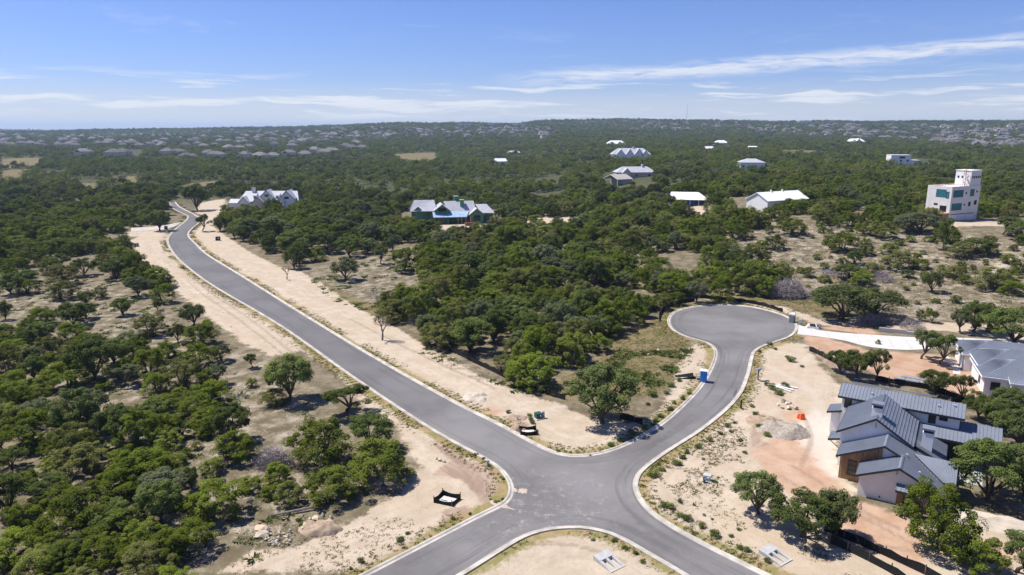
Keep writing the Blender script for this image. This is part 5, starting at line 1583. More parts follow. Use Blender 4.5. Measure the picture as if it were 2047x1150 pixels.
print('trees traced', n_traced, 'scattered', len(WX), 'as stuff', {k_: len(v) for k_, v in stuff.items()})


def woodland(name, idx, protos_near, protos_far, label):
    """one object of instanced trees for the woods past the counted ones"""
    idx = np.array(idx)
    X, Y = WX[idx], WY[idx]
    Z = hgt(X, Y) - 0.15
    near_ = (Y < 520)
    for part, sel, protos in (('near', near_, protos_near), ('far', ~near_, protos_far)):
        if not sel.any(): continue
        me = bpy.data.meshes.new(name)
        n = int(sel.sum()); me.vertices.add(n)
        me.vertices.foreach_set('co', np.stack([X[sel], Y[sel], Z[sel]], -1).astype(np.float32).ravel())
        a = me.attributes.new('scl', 'FLOAT_VECTOR', 'POINT'); a.data.foreach_set('vector', np.stack([WW[idx][sel]] * 2 + [WH[idx][sel]], -1).astype(np.float32).ravel())
        a = me.attributes.new('rot', 'FLOAT_VECTOR', 'POINT'); rz_ = np.zeros((n, 3), np.float32); rz_[:, 2] = RNG.random(n) * 6.283; a.data.foreach_set('vector', rz_.ravel())
        a = me.attributes.new('pick', 'INT', 'POINT'); a.data.foreach_set('value', RNG.integers(0, len(protos), n).astype(np.int32))
        o = link_mesh(name, me)
        props(o, label, 'woodland', kind='stuff')
        ng = bpy.data.node_groups.new(name + '_' + part, 'GeometryNodeTree')
        ng.interface.new_socket('Geometry', in_out='INPUT', socket_type='NodeSocketGeometry')
        ng.interface.new_socket('Geometry', in_out='OUTPUT', socket_type='NodeSocketGeometry')
        gi = ng.nodes.new('NodeGroupInput'); go = ng.nodes.new('NodeGroupOutput')
        jn = ng.nodes.new('GeometryNodeJoinGeometry')
        for pi, p in enumerate(protos):
            oi = ng.nodes.new('GeometryNodeObjectInfo'); oi.inputs['Object'].default_value = p; oi.transform_space = 'ORIGINAL'
            iop = ng.nodes.new('GeometryNodeInstanceOnPoints')
            na = ng.nodes.new('GeometryNodeInputNamedAttribute'); na.data_type = 'INT'; na.inputs[0].default_value = 'pick'
            cmp_ = ng.nodes.new('FunctionNodeCompare'); cmp_.data_type = 'INT'; cmp_.operation = 'EQUAL'; cmp_.inputs[3].default_value = pi
            ng.links.new(na.outputs['Attribute'], cmp_.inputs[2])
            ng.links.new(cmp_.outputs[0], iop.inputs['Selection'])
            ng.links.new(gi.outputs[0], iop.inputs['Points'])
            ng.links.new(oi.outputs['Geometry'], iop.inputs['Instance'])
            for nm, sk in (('scl', 'Scale'), ('rot', 'Rotation')):
                q = ng.nodes.new('GeometryNodeInputNamedAttribute'); q.data_type = 'FLOAT_VECTOR'; q.inputs[0].default_value = nm
                ng.links.new(q.outputs['Attribute'], iop.inputs[sk])
            ng.links.new(iop.outputs[0], jn.inputs[0])
        ng.links.new(jn.outputs[0], go.inputs[0])
        md = o.modifiers.new('trees', 'NODES'); md.node_group = ng


def crown_of(meshes):
    """one standing tree for each mesh, whose crown the woods repeat"""
    out = []
    for me in meshes:
        for o in COL.objects:
            if o.type == 'MESH' and o.data == me:
                out.append(o); break
    return out


# coarse crowns stand on a few real trees well inside the far woods
far_objs = {'J': [], 'O': []}
for kd, lst in (('J', JLO), ('O', OLO)):
    far_idx = [i for i in stuff[kd] if 560 < WY[i] < 700][:len(lst)]
    for me, i in zip(lst, far_idx):
        t = empty('juniper_tree' if kd == 'J' else 'oak_tree', (float(WX[i]), float(WY[i]), float(hgt(WX[i], WY[i])) - 0.1), 0, ('olive-green juniper' if kd == 'J' else 'grey-green oak') + ' deep in the woods beyond the white farmhouse', 'tree', ('junipers' if kd == 'J' else 'oaks') + ' deep in the woods')
        t.scale = (float(WW[i]), float(WW[i]), float(WH[i]))
        o = bpy.data.objects.new('crown', me); COL.objects.link(o); o.parent = t
        o2 = bpy.data.objects.new('trunk', JUN[0][1] if kd == 'J' else OAK[0][1]); COL.objects.link(o2); o2.parent = t
        far_objs[kd].append(o)
        stuff[kd].remove(i)
woodland('juniper_woods', stuff['J'], crown_of([p[0] for p in JUN]), far_objs['J'], 'olive-green juniper woods covering the far ground')
woodland('oak_woods', stuff['O'], crown_of([p[0] for p in OAK if p is not OAK[4]]), far_objs['O'], 'grey-green oak woods covering the far ground')


# ------------------------------------------------------------------ silt fences
def silt_fence(pxs, label, hgt_=0.95, post_step=2.4, closed=False):
    P = catmull([G(*p) for p in pxs], 0.5, closed)
    x0, y0 = P[0]
    f = empty('silt_fence', (float(x0), float(y0), zt(x0, y0)), 0, label, 'fence')
    V = []; F = []; rz = random.Random(int(x0 * 10))
    for i, (x, y) in enumerate(P):
        z = zt(x, y) - zt(x0, y0)
        sag = 0.10 * math.sin(i * 1.1) + rz.uniform(-0.05, 0.05)
        j = min(i + 1, len(P) - 1); d = P[j] - P[max(0, i - 1)]; d = d / (np.linalg.norm(d) + 1e-9); n = np.array([-d[1], d[0]])
        lean = 0.12 * math.sin(i * 0.37)
        for s, zz_, ln in ((-0.02, -0.15, 0), (0.02, -0.15, 0), (0.02, hgt_ + sag, lean), (-0.02, hgt_ + sag, lean)):
            V.append((x - x0 + n[0] * (s + ln), y - y0 + n[1] * (s + ln), z + zz_))
    for i in range(len(P) - 1):
        a = i * 4
        for q in range(4):
            F.append((a + q, a + (q + 1) % 4, a + 4 + (q + 1) % 4, a + 4 + q))
    me = bpy.data.meshes.new('fabric'); me.from_pydata(V, [], F); me.update()
    link_mesh('fabric', me, f, [M['black_fabric']])
    for i in range(0, len(P), max(1, int(post_step / 0.5))):
        x, y = P[i]; z = zt(x, y) - zt(x0, y0)
        MB().box(x - x0 - 0.045, x - x0 + 0.045, y - y0 + 0.03, y - y0 + 0.11, z - 0.3, z + hgt_ + 0.22).build('stake', M['stake'], f)
    return f


silt_fence([(806, 630), (845, 660), (880, 690), (930, 716), (980, 742), (1030, 766), (1075, 785), (1130, 802)], 'long black silt fence along the edge of the sand below the thicket')
silt_fence([(1318, 642), (1319, 630), (1328, 620), (1345, 611), (1368, 606), (1388, 603)], 'curved black silt fence west of the cul-de-sac bulb')
silt_fence([(1386, 597), (1425, 599), (1470, 603), (1520, 611), (1565, 625)], 'black silt fence along the north of the cul-de-sac bulb')
silt_fence([(1238, 838), (1262, 842), (1284, 850)], 'short loose piece of silt fence beside the big oak')
silt_fence([(1618, 702), (1635, 709), (1660, 722), (1690, 738)], 'short silt fence in the red dirt near the driveway')
silt_fence([(1752, 762), (1800, 770), (1850, 778), (1890, 790), (1930, 806)], 'silt fence running behind the two-storey roof')
silt_fence([(1648, 1062), (1700, 1082), (1770, 1112), (1850, 1150), (1880, 1166)], 'upper of two silt fences below the oak trio')
silt_fence([(1660, 1086), (1715, 1112), (1770, 1140), (1810, 1164)], 'lower of two silt fences below the oak trio')
silt_fence([(1930, 790), (1925, 800), (1900, 808)], 'short silt fence between the two houses')


def inlet_box(px, py, w, d, rz, label):
    x, y = G(px, py)
    b = empty('fenced_inlet', (x, y, zt(x, y)), rz, label, 'drain inlet')
    c = block(b, 'concrete_lid', -w * .36, w * .36, -d * .36, d * .36, -0.2, 0.12, M['white_concrete'])
    block(c, 'lid_slot', -w * .28, w * .05, -d * .14, -d * .06, 0.12, 0.124, M['dark'])
    r_ = random.Random(px)
    crn = [(-w / 2, -d / 2), (w / 2, -d / 2), (w / 2, d / 2), (-w / 2, d / 2)]
    for i in range(4):
        p, q = crn[i], crn[(i + 1) % 4]
        dx, dy = q[0] - p[0], q[1] - p[1]; L = math.hypot(dx, dy); nx_, ny_ = -dy / L * 0.03, dx / L * 0.03
        mb = MB(); n = 6
        for s in range(n):
            u0, u1 = s / n, (s + 1) / n
            h0 = 0.72 - 0.22 * math.sin(u0 * math.pi) ; h1 = 0.72 - 0.22 * math.sin(u1 * math.pi)
            A = (p[0] + dx * u0, p[1] + dy * u0); B = (p[0] + dx * u1, p[1] + dy * u1)
            mb.prism([(A[0], A[1], -.1), (B[0], B[1], -.1), (B[0] + nx_, B[1] + ny_, -.1), (A[0] + nx_, A[1] + ny_, -.1)], [(A[0], A[1], h0), (B[0], B[1], h1), (B[0] + nx_, B[1] + ny_, h1), (A[0] + nx_, A[1] + ny_, h0)])
        mb.build('fabric_panel', M['black_fabric'], b)
        MB().box(p[0] - .04, p[0] + .04, p[1] - .04, p[1] + .04, -.3, .95).build('stake', M['stake'], b)


inlet_box(894, 999, 2.5, 2.1, math.radians(-25), 'black fabric square around a pale drain lid beside the tyre tracks')
inlet_box(1056, 865, 2.5, 1.9, math.radians(5), 'black fabric square around a pale drain lid below the green transformer')


def culvert(px, py, rz, label):
    x, y = G(px, py)
    c = empty('culvert_headwall', (x, y, zt(x, y)), rz, label, 'culvert')
    c.scale = (0.66, 0.66, 0.8)
    # sloping concrete end treatment: lid slab, three ribs and a dark bed between them
    MB().prism([(-1.5, 0.4, -.3), (1.5, 0.4, -.3), (1.5, 1.9, -.3), (-1.5, 1.9, -.3)], [(-1.5, 0.4, .48), (1.5, 0.4, .48), (1.5, 1.9, .62), (-1.5, 1.9, .62)]).build('concrete_lid', M['grey_concrete'], c)
    for a in (-1.5, -0.22, 1.05):
        MB().prism([(a, -2.0, -.3), (a + .45, -2.0, -.3), (a + .45, 0.4, -.3), (a, 0.4, -.3)], [(a, -2.0, .10), (a + .45, -2.0, .10), (a + .45, 0.38, .46), (a, 0.38, .46)]).build('concrete_rib', M['grey_concrete'], c)
    for a in (-1.05, 0.23):
        MB().prism([(a, -1.9, -.3), (a + .82, -1.9, -.3), (a + .82, .4, -.3), (a, .4, -.3)], [(a, -1.9, -.05), (a + .82, -1.9, -.05), (a + .82, .39, -.02), (a, .39, -.02)]).build('channel_bed', M['gravel'], c)
    block(c, 'concrete_sill', -1.5, 1.5, -2.3, -2.0, -.3, .10, M['grey_concrete'])


culvert(1216, 1124, math.radians(35), 'grey concrete culvert end with two slots on the bare corner')
culvert(1548, 1112, math.radians(35), 'grey concrete culvert end with two slots below the oak trio')


# ------------------------------------------------------------------ portable toilets, cabinets, posts
def portaloo(px, py, rz, body, label, vaulted):
    x, y = G(px, py)
    p = empty('portable_toilet', (x, y, zt(x, y)), rz, label, 'toilet')
    block(p, 'skid', -.6, .6, -.6, .6, -.05, .12, M['dark'])
    b = block(p, 'cabin', -.56, .56, -.56, .56, .12, 2.1, body, 0.04)
    block(b, 'door', -.42, .42, -.60, -.565, .2, 1.95, body)
    for z in (0.5, 0.95, 1.4):
        block(b, 'rib', -.565, -.57 - .02, -.45, .45, z, z + .08, body)
        block(b, 'rib', .565, .59, -.45, .45, z, z + .08, body)
    for s in (-1, 1):
        block(b, 'vent_panel', s * .565 - .015, s * .565 + .015, -.3, .3, 1.72, 1.95, M['white'])
    r_ = MB()
    if vaulted:
        prof = [(-.64, 2.1), (.64, 2.1), (.60, 2.25), (.3, 2.42), (-.3, 2.42), (-.60, 2.25)]
    else:
        prof = [(-.62, 2.1), (.62, 2.1), (.60, 2.22), (-.60, 2.22)]
    r_.prism([(a, -.62, z) for a, z in prof], [(a, .62, z) for a, z in prof]).build('roof', M['white'], p)
    MB().tube([(.45, .45, 2.1), (.45, .45, 2.65)], .05).build('vent_pipe', M['dark'], p)


portaloo(1406, 763, math.radians(-20), M['blue'], 'blue portable toilet with white roof at the kerb', False)
portaloo(1583, 645, math.radians(-40), M['grey_plastic'], 'grey portable toilet with white domed roof at the cul-de-sac', True)


def cabinet(px, py, w, d, h, mat, rz, label, name='utility_cabinet', pad=True):
    x, y = G(px, py)
    c = empty(name, (x, y, zt(x, y)), rz, label, 'utility box')
    if pad: block(c, 'concrete_pad', -w * .65, w * .65, -d * .75, d * .65, -.2, .1, M['white_concrete'])
    MB().prism([(-w / 2, -d / 2, .1), (w / 2, -d / 2, .1), (w / 2, d / 2, .1), (-w / 2, d / 2, .1)], [(-w / 2, -d / 2 + .12, h * .92), (w / 2, -d / 2 + .12, h * .92), (w / 2, d / 2, h), (-w / 2, d / 2, h)]).build('housing', mat, c, 0.02)
    block(c, 'notice_plate', w * .1, w * .28, -d / 2 - .005, -d / 2 + .1, h * .45, h * .7, M['white'])
    MB().box(-.04, .04, -d / 2 - .03, -d / 2 + .1, h * .35, h * .5).build('latch', M['dark'], c)


cabinet(1076, 836, 1.0, 0.95, 0.95, M['green_box'], math.radians(25), 'dark green transformer on a concrete pad by three round shrubs')
cabinet(1086, 836, 0.42, 0.36, 1.1, M['grey_plastic'], math.radians(10), 'slim grey pedestal beside the green transformer', 'utility_pedestal', False)
cabinet(1413, 962, 0.95, 0.8, 0.85, M['pale_box'], math.radians(-20), 'pale grey utility box in the weeds across from the crossing')
cabinet(1407, 966, 0.3, 0.28, 0.9, M['grey_plastic'], math.radians(10), 'slim grey pedestal beside the pale utility box', 'utility_pedestal', False)
cabinet(976, 932, 0.3, 0.28, 0.8, M['grey_plastic'], math.radians(10), 'slim grey pedestal at the kerb beside the tyre tracks', 'utility_pedestal', False)
cabinet(1034, 840, 0.2, 0.2, 0.9, M['white'], 0, 'thin white marker post beside the round shrubs', 'marker_post', False)
cabinet(273, 493, 1.4, 1.2, 1.3, M['green_box'], 0.2, 'dark green transformer at the wood edge by the side street')
cabinet(436, 482, 1.6, 1.2, 1.6, M['dark'], 0.1, 'black utility box on the sand below the farmhouse oaks')
cabinet(332, 459, 1.2, 1.0, 1.6, M['dark'], 0.1, 'black utility box at the side-street corner')
cabinet(1599, 650, 0.7, 0.5, 1.5, M['pale_box'], -0.3, 'pale meter cabinet beside the grey portable toilet', 'meter_cabinet', False)
cabinet(1636, 657, 0.8, 0.6, 1.1, M['grey_plastic'], -0.3, 'small grey cabinet at the start of the driveway', 'meter_cabinet', False)

x, y = G(1624, 656)
cp = empty('concrete_basin', (x, y, zt(x, y)), math.radians(-12), 'pale precast concrete basin with dark opening beside the driveway', 'basin')
MB().prism([(-1.5, -.8, -.2), (1.5, -.8, -.2), (1.5, .9, -.2), (-1.5, .9, -.2)], [(-1.2, -.5, .55), (1.2, -.5, .35), (.9, .6, .95), (-.9, .6, .95)]).build('shell', M['white_concrete'], cp, 0.08)
MB().prism([(-.65, -.45, .40), (.65, -.45, .40), (.6, .4, .84), (-.6, .4, .84)], [(-.65, -.47, .62), (.65, -.47, .5), (.55, .4, .92), (-.55, .4, .92)]).build('opening', M['dark'], cp)

# sign post with tilted board, dark post, orange barrier, pipes, black channel
x, y = G(1515, 760)
s_ = empty('sign_post', (x, y, zt(x, y)), math.radians(20), 'brown post with a tilted dark board at the kerb', 'sign')
MB().box(-.09, .09, -.09, .09, -.3, 2.1).build('post', M['stake'], s_)
MB().prism([(-.75, -.3, 2.0), (.75, -.3, 2.25), (.75, .3, 2.25), (-.75, .3, 2.0)], [(-.75, -.3, 2.1), (.75, -.3, 2.35), (.75, .3, 2.35), (-.75, .3, 2.1)]).build('board', M['grey_plastic'], s_)
MB().tube([(.05, 0, 1.5), (.5, 0, 2.15)], .04).build('brace', M['stake'], s_)
x, y = G(1481, 817)
s_ = empty('marker_post', (x, y, zt(x, y)), 0.2, 'short dark post standing at the kerb by the weeds', 'post')
MB().box(-.1, .1, -.1, .1, -.3, 1.5).build('post', M['dark'], s_)
block(s_, 'post_cap', -.14, .14, -.14, .14, 1.5, 1.6, M['stake'])
x, y = G(1603, 838)
s_ = empty('orange_barrier', (x, y, zt(x, y)), 0.3, 'bright orange plastic barrier heap on the red dirt', 'barrier'); s_.scale = (.68, .68, .9)
MB().prism([(-.7, -.4, 0), (.7, -.4, 0), (.7, .4, 0), (-.7, .4, 0)], [(-.5, -.12, 1.0), (.5, -.12, 1.0), (.5, .12, 1.0), (-.5, .12, 1.0)]).build('panel', M['orange'], s_, 0.03)
MB().prism([(-.9, .3, 0), (.4, .6, 0), (.4, 1.2, 0), (-.9, .9, 0)], [(-.6, .5, .8), (.3, .7, .65), (.3, .95, .65), (-.6, .8, .8)]).build('panel', M['orange'], s_, 0.03)
for i, (dx, dy, lb) in enumerate(((0, 0, 'long white pipe lying in the weeds, near one of three'), (.1, .35, 'long white pipe lying in the weeds, middle one of three'), (.6, .75, 'long white pipe lying in the weeds, far one of three'))):
    a = G(1546 + i * 3, 772 + i); b = G(1581 + i * 5, 785 - i * 2)
    p_ = empty('white_pipe', (a[0] + dx, a[1] + dy, zt(*a) + .16), 0, lb, 'pipe')
    MB().tube([(0, 0, 0), (b[0] - a[0], b[1] - a[1], 0.03)], 0.13, 8).build('pipe_barrel', M['pipe'], p_)
    MB().tube([(-(b[0] - a[0]) * .05, -(b[1] - a[1]) * .05, 0), (0, 0, 0)], 0.165, 8).build('pipe_socket', M['pipe'], p_)
x, y = G(1371, 755)
s_ = empty('black_channel', (x, y, zt(x, y)), math.radians(3), 'black fabric drain channel with a white centre strip by the blue toilet', 'drain')
MB().prism([(-1.9, .1, 0), (1.5, .0, 0), (1.5, .08, 0), (-1.9, .18, 0)], [(-1.9, .55, .22), (1.5, .75, .6), (1.5, .83, .6), (-1.9, .63, .22)]).build('far_flap', M['black_fabric'], s_)
MB().prism([(-1.6, -.8, 0), (1.55, -.9, 0), (1.55, -.82, 0), (-1.6, -.72, 0)], [(-1.6, -.8, .12), (1.55, -.9, .5), (1.55, -.82, .5), (-1.6, -.72, .12)]).build('near_flap', M['black_fabric'], s_)
MB().box(-1.7, 1.4, -.5, -.1, -.1, .09).build('centre_strip', M['pale_box'], s_)
# stacked roofing sheets behind the two-storey roof
x, y = G(1775, 762)
for i, (dx, dy, L, lb) in enumerate(((0, 0, 6.5, 'lower'), (.8, .9, 5.2, 'middle'), (1.9, 1.7, 4.2, 'upper'))):
    s_ = empty('roofing_sheet', (x + dx * .84 + dy * .54, y - dx * .54 + dy * .84, zt(x, y)), math.atan2(-.545, .839), 'shiny metal roofing sheet stacked behind the two-storey roof, %s of three' % lb, 'sheet metal')
    block(s_, 'sheet', 0, L, 0, .75, .1 + i * .25, .25 + i * .25, M['metal'])
    for a in (.6, L - .8): block(s_, 'skid_block', a, a + .15, 0, .75, -.05, .1 + i * .25, M['stake'])


# ------------------------------------------------------------------ rocks, mounds
def rock_mesh(seed, flat=0.6, n=14):
    r = np.random.default_rng(seed)
    import bmesh
    bm = bmesh.new()
    for _ in range(n):
        d = r.normal(size=3); d /= np.linalg.norm(d)
        q = d * np.array([1, .8, flat]) * (0.42 + .12 * r.random())
        bm.verts.new(q)
    bmesh.ops.convex_hull(bm, input=bm.verts)
    bmesh.ops.delete(bm, geom=[v for v in bm.verts if not v.link_faces], context='VERTS')
    me = bpy.data.meshes.new('rock'); bm.to_mesh(me); bm.free()
    return me


RK = [rock_mesh(i, (.55, .7, .4, .8, .3)[i % 5]) for i in range(10)]
for me in RK: me.materials.append(M['rock'])
RK_SLAB = rock_mesh(77, .35, 18); RK_SLAB.materials.append(M['rock_tan'])
RK_GREY = rock_mesh(78, .55, 16); RK_GREY.materials.append(M['rock_grey'])


def rock(px, py, w, me, label, group=None, z=0.0, h=None, rz=None):
    x, y = G(px, py)
    o = bpy.data.objects.new('limestone_rock', me); COL.objects.link(o)
    s = w * mpp(y)
    o.scale = (s * 1.05, s * 1.05, s * (1.0 if h is None else h))
    o.location = (x, y, zt(x, y) + s * .14 + z); o.rotation_euler = (random.uniform(-.2, .2), random.uniform(-.2, .2), random.uniform(0, 6.28) if rz is None else rz)
    return props(o, label, 'rock', group)


rock(524, 1060, 30, RK_SLAB, 'large tan limestone slab at the head of the rubble pile', h=1.2, rz=.3)
rock(523, 1073, 30, RK[2], 'long white limestone slab below the tan one', h=1.3, rz=.1)
rock(553, 1086, 14, RK_GREY, 'blue-grey boulder among the pale rubble')
rr = random.Random(3)
for i in range(46):
    rock(rr.uniform(524, 580), rr.uniform(1062, 1092) if True else 0, rr.uniform(5.5, 11), RK[rr.randrange(10)], 'small pale rock in the rubble pile below the tan slab', 'rocks of the rubble pile', z=rr.uniform(0, .25))
for px, py, w in ((632, 1040, 20), (612, 1050, 14), (650, 1062, 14), (636, 1063, 10), (668, 1046, 9), (605, 1058, 10), (662, 1036, 9), (620, 1040, 10), (645, 1032, 9), (670, 1054, 8), (628, 1058, 8)):
    rock(px, py, w, RK_SLAB if w > 11 else RK[int(w * 7) % 10], 'tan limestone block around the small dirt mound', 'blocks around the dirt mound', z=.1, h=1.4)
for px, py, w in ((1556, 811, 10), (1566, 805, 13), (1563, 816, 11), (1577, 818, 13), (1583, 814, 9), (1590, 818, 13), (1573, 808, 10), (1580, 807, 7)):
    rock(px, py, w, RK[(px * 3) % 10], 'white boulder in the heap next to the orange barrier', 'boulder heap next to the orange barrier', z=.1, h=1.2)
for px, py, w in ((880, 920, 14), (888, 923, 9), (873, 917, 8), (706, 728, 7), (905, 716, 8), (918, 722, 6), (912, 709, 6), (1315, 700, 8), (1296, 708, 8), (1008, 764, 5)):
    rock(px, py, w, RK[(px * 7) % 10], 'single pale rock lying on the %s' % ('sand beside the tyre tracks' if py > 900 else 'sand strip along the silt fence' if px < 1100 else 'grass beside the cul-de-sac'), 'loose rocks ' + ('by the tyre tracks' if py > 900 else 'by the silt fence' if px < 1100 else 'in the grass'))


def mound(px, py, w, d, h, mat, label, seed=0, rz=0.0):
    x, y = G(px, py)
    r = np.random.default_rng(seed); n = 26
    V = []; F = []
    tab = r.random((8, 8))
    for j in range(n + 1):
        for i in range(n + 1):
            u, v = i / n * 2 - 1, j / n * 2 - 1
            q = max(0, 1 - (u * u + v * v))
            nz = vnoise(np.array(u * 2.2 + seed * 9.1), np.array(v * 2.2 + 4.2)) * 1.3 + vnoise(np.array(u * 6 + seed), np.array(v * 6)) * .7 + vnoise(np.array(u * 13 + seed), np.array(v * 13 + 7)) * .35
            V.append((u * w / 2 * (1 + .15 * nz), v * d / 2 * (1 + .15 * nz), (h * q ** 1.15 * (1 + .75 * float(nz))) - .12 * (q < .02)))
    for j in range(n):
        for i in range(n):
            a = j * (n + 1) + i; F.append((a, a + 1, a + n + 2, a + n + 1))
    me = bpy.data.meshes.new('earth_mound'); me.from_pydata(V, [], F); me.update()
    me.polygons.foreach_set('use_smooth', [True] * len(F))
    o = link_mesh('earth_mound', me, None, [mat]); o.location = (x, y, zt(x, y) - .08); o.rotation_euler = (0, 0, rz)
    return props(o, label, 'mound')


mound(1566, 862, 8.0, 6.5, 1.15, M['gravel'], 'grey gravel mound beside the boulder heap', 1)
mound(640, 1055, 5.2, 3.6, .9, M['red_dirt'], 'small reddish dirt mound ringed by tan blocks', 2)
mound(955, 796, 5.0, 4.2, .75, M['pale_mound'], 'low pale caliche mound on the sand by the long road', 3)
mound(1030, 836, 4.2, 3.0, .5, M['dirt'], 'low brown dirt mound beside the lower drain square', 4)
mound(1036, 858, 3.2, 2.4, .6, M['dirt'], 'rough brown dirt heap against the drain square', 5)
mound(1965, 1042, 14.0, 4.0, 1.0, M['pale_mound'], 'long pale caliche bank beside the red dirt track', 6, -.5)
mound(1530, 845, 6.0, 6.0, .7, M['dirt'], 'weedy brown dirt bank beside the gravel mound', 7)


# ------------------------------------------------------------------ dead brush, bare trees, logs
def brush(px, py, w, h, label, seed, name='brush_pile', mat='dead', n=420):
    x, y = G(px, py) if py > 480 and px < 1500 else GT(px, py)[:2]
    s = mpp(y); W_, H_ = w * s, h * s * .95
    r = np.random.default_rng(seed); mb = MB()
    for i in range(n):
        a = r.random() * 6.283; q = math.sqrt(r.random()) * .5
        bx, by = math.cos(a) * q * W_, math.sin(a) * q * W_ * .7
        zz_ = r.random() * H_ * (1 - (q * 1.8) ** 2) * .9
        d = r.normal(size=3); d[2] = abs(d[2]) * .6; d /= np.linalg.norm(d)
        L = W_ * (.08 + .16 * r.random())
        k1 = r.normal(size=3) * L * .12
        p0 = np.array([bx, by, max(0, zz_)]); p1 = p0 + d * L * .5 + k1; p2 = p0 + d * L
        p1[2] = max(p1[2], .02); p2[2] = min(max(p2[2], .02), H_ * 1.15)
        rad = W_ * (.0032 + .0055 * r.random() ** 2)
        mb.tube([p0, p1, p2], [rad, rad * .8, rad * .4], 3, cap=False)
    o = mb.build(name, M[mat]); o.location = (x, y + W_ * .25, zt(x, y) - .05)
    return props(o, label, 'brush')


brush(543, 938, 76, 50, 'domed grey brush pile in the scrub between junipers', 1, n=1300)
brush(1582, 600, 82, 42, 'big grey brush pile behind the cul-de-sac', 2, n=1200)
brush(1675, 554, 56, 18, 'flat grey brush pile on the rocky slope', 3)
brush(1770, 566, 52, 26, 'bushy grey brush pile below the rocky slope', 4)
brush(1735, 654, 60, 34, 'dark grey brush pile under the huge oak', 5)
brush(1785, 652, 64, 36, 'pale grey brush pile beside the huge oak', 6)
brush(1830, 664, 50, 28, 'low brush pile above the retaining wall', 7)
brush(168, 826, 32, 44, 'pale dead shrub among the scrub oaks', 8, 'dead_shrub', n=300)
brush(385, 1132, 70, 44, 'fallen pale branches at the sand edge', 9, 'fallen_branches', n=260)
brush(846, 652, 66, 28, 'grey brush heap against the silt fence', 10)
brush(110, 1004, 70, 34, 'dark dead brush below the scrub oak', 11)
brush(478, 796, 30, 18, 'small pale twig heap on the stony ground', 12, n=160)
brush(770, 985, 70, 48, 'dead grey lower branches beneath the wide juniper', 13, n=300)
brush(752, 600, 34, 34, 'dead grey shrub at the grassy edge of the sand', 14, 'dead_shrub', n=260)
brush(2010, 568, 50, 20, 'grey brush pile by the two-track', 15)
brush(500, 1008, 26, 14, 'small grey dead bush beside the low junipers', 16, n=160)
brush(855, 545, 40, 24, 'bleached branches beside the round dark tree', 17, n=220)


def bare_tree(px, py, w, h, label, seed, leaves=0):
    x, y = G(px, py); s = mpp(y); W_, H_ = w * s, h * s
    r = random.Random(seed); mb = MB(); tips = []

    def grow(p, d, L, rad, dep):
        q = p + d * L
        m = p.lerp(q, .5) + Vector((r.uniform(-1, 1), r.uniform(-1, 1), r.uniform(-.5, .5))) * L * .1
        mb.tube([p, m, q], [rad, rad * .85, rad * .65], 5 if dep < 2 else 3, cap=False)
        if dep >= 5:
            tips.append(q); return
        for i in range(3 if dep < 3 else 2):
            nd = (d + Vector((r.uniform(-1, 1) * W_ / H_, r.uniform(-1, 1) * W_ / H_, r.uniform(-.15, .6))) * .75).normalized()
            grow(q, nd, L * r.uniform(.62, .8), rad * .6, dep + 1)
    grow(Vector((0, 0, -.1)), Vector((.08, 0, 1)).normalized(), H_ * .27, H_ * .035, 0)
    t = empty('bare_tree', (x, y, zt(x, y)), 0, label, 'tree')
    mb.build('trunk', M['bark_grey'], t)
    if leaves:
        me = leaf_cloud('sparse_crown', [tuple(q) for q in tips], [H_ * .05] * len(tips), leaves, .11, M['weed'], seed, .8, .2)
        link_mesh('crown', me, t)


bare_tree(574, 560, 34, 36, 'leafless small tree alone on the sand beside the long road', 3)
bare_tree(764, 680, 64, 66, 'thin-leaved small tree alone on the sand below the clearing', 5, 4)
a = G(540, 1033); b = G(640, 1018)
lg = empty('fallen_log', (a[0], a[1], zt(*a)), 0, 'bleached fallen log lying beside the dirt mound', 'log')
MB().tube([(0, 0, .15), ((b[0] - a[0]) * .5, (b[1] - a[1]) * .5, .3), (b[0] - a[0], b[1] - a[1], .5)], [.10, .16, .12], 7).build('log_trunk', M['bark_grey'], lg)
MB().tube([((b[0] - a[0]) * .6, (b[1] - a[1]) * .6, .35), ((b[0] - a[0]) * .8, (b[1] - a[1]) * .6 + .8, .8)], [.06, .02], 5).build('log_branch', M['bark_grey'], lg)
# timber stack by the unfinished house
x, y = GT(938, 452)[:2]
ts = empty('lumber_stack', (x, y, float(hgt(x, y))), .3, 'stack of brown lumber in front of the unfinished house', 'lumber')
for i in range(4):
    block(ts, 'timber', -2, 2, -.8 + i * .42, -.42 + i * .42, 0, 1.6 - .2 * (i % 2), M['rust'])


# ------------------------------------------------------------------ shrubs along the kerbs
def shrub_mesh(seed):
    r = np.random.default_rng(seed); C = []; R = []
    for i in range(16):
        a = r.random() * 6.283; q = .30 * math.sqrt(r.random())
        C.append((q * math.cos(a), q * math.sin(a), .15 + .55 * r.random() * (1 - q * 1.6))); R.append(.13 + .08 * r.random())
    return leaf_cloud('shrub', C, R, 60, .03, M['shrub'], seed + 7, .9, .6)


SHR = [shrub_mesh(500 + i) for i in range(4)]


def shrub(px, py, w, hf, label, group=None):
    x, y = G(px, py); s = w * mpp(y)
    o = bpy.data.objects.new('round_shrub', random.choice(SHR)); COL.objects.link(o)
    o.location = (x, y + s * .3, zt(x, y) - .03); o.scale = (s, s, s * hf); o.rotation_euler = (0, 0, random.uniform(0, 6.28))
    props(o, label, 'shrub', group)


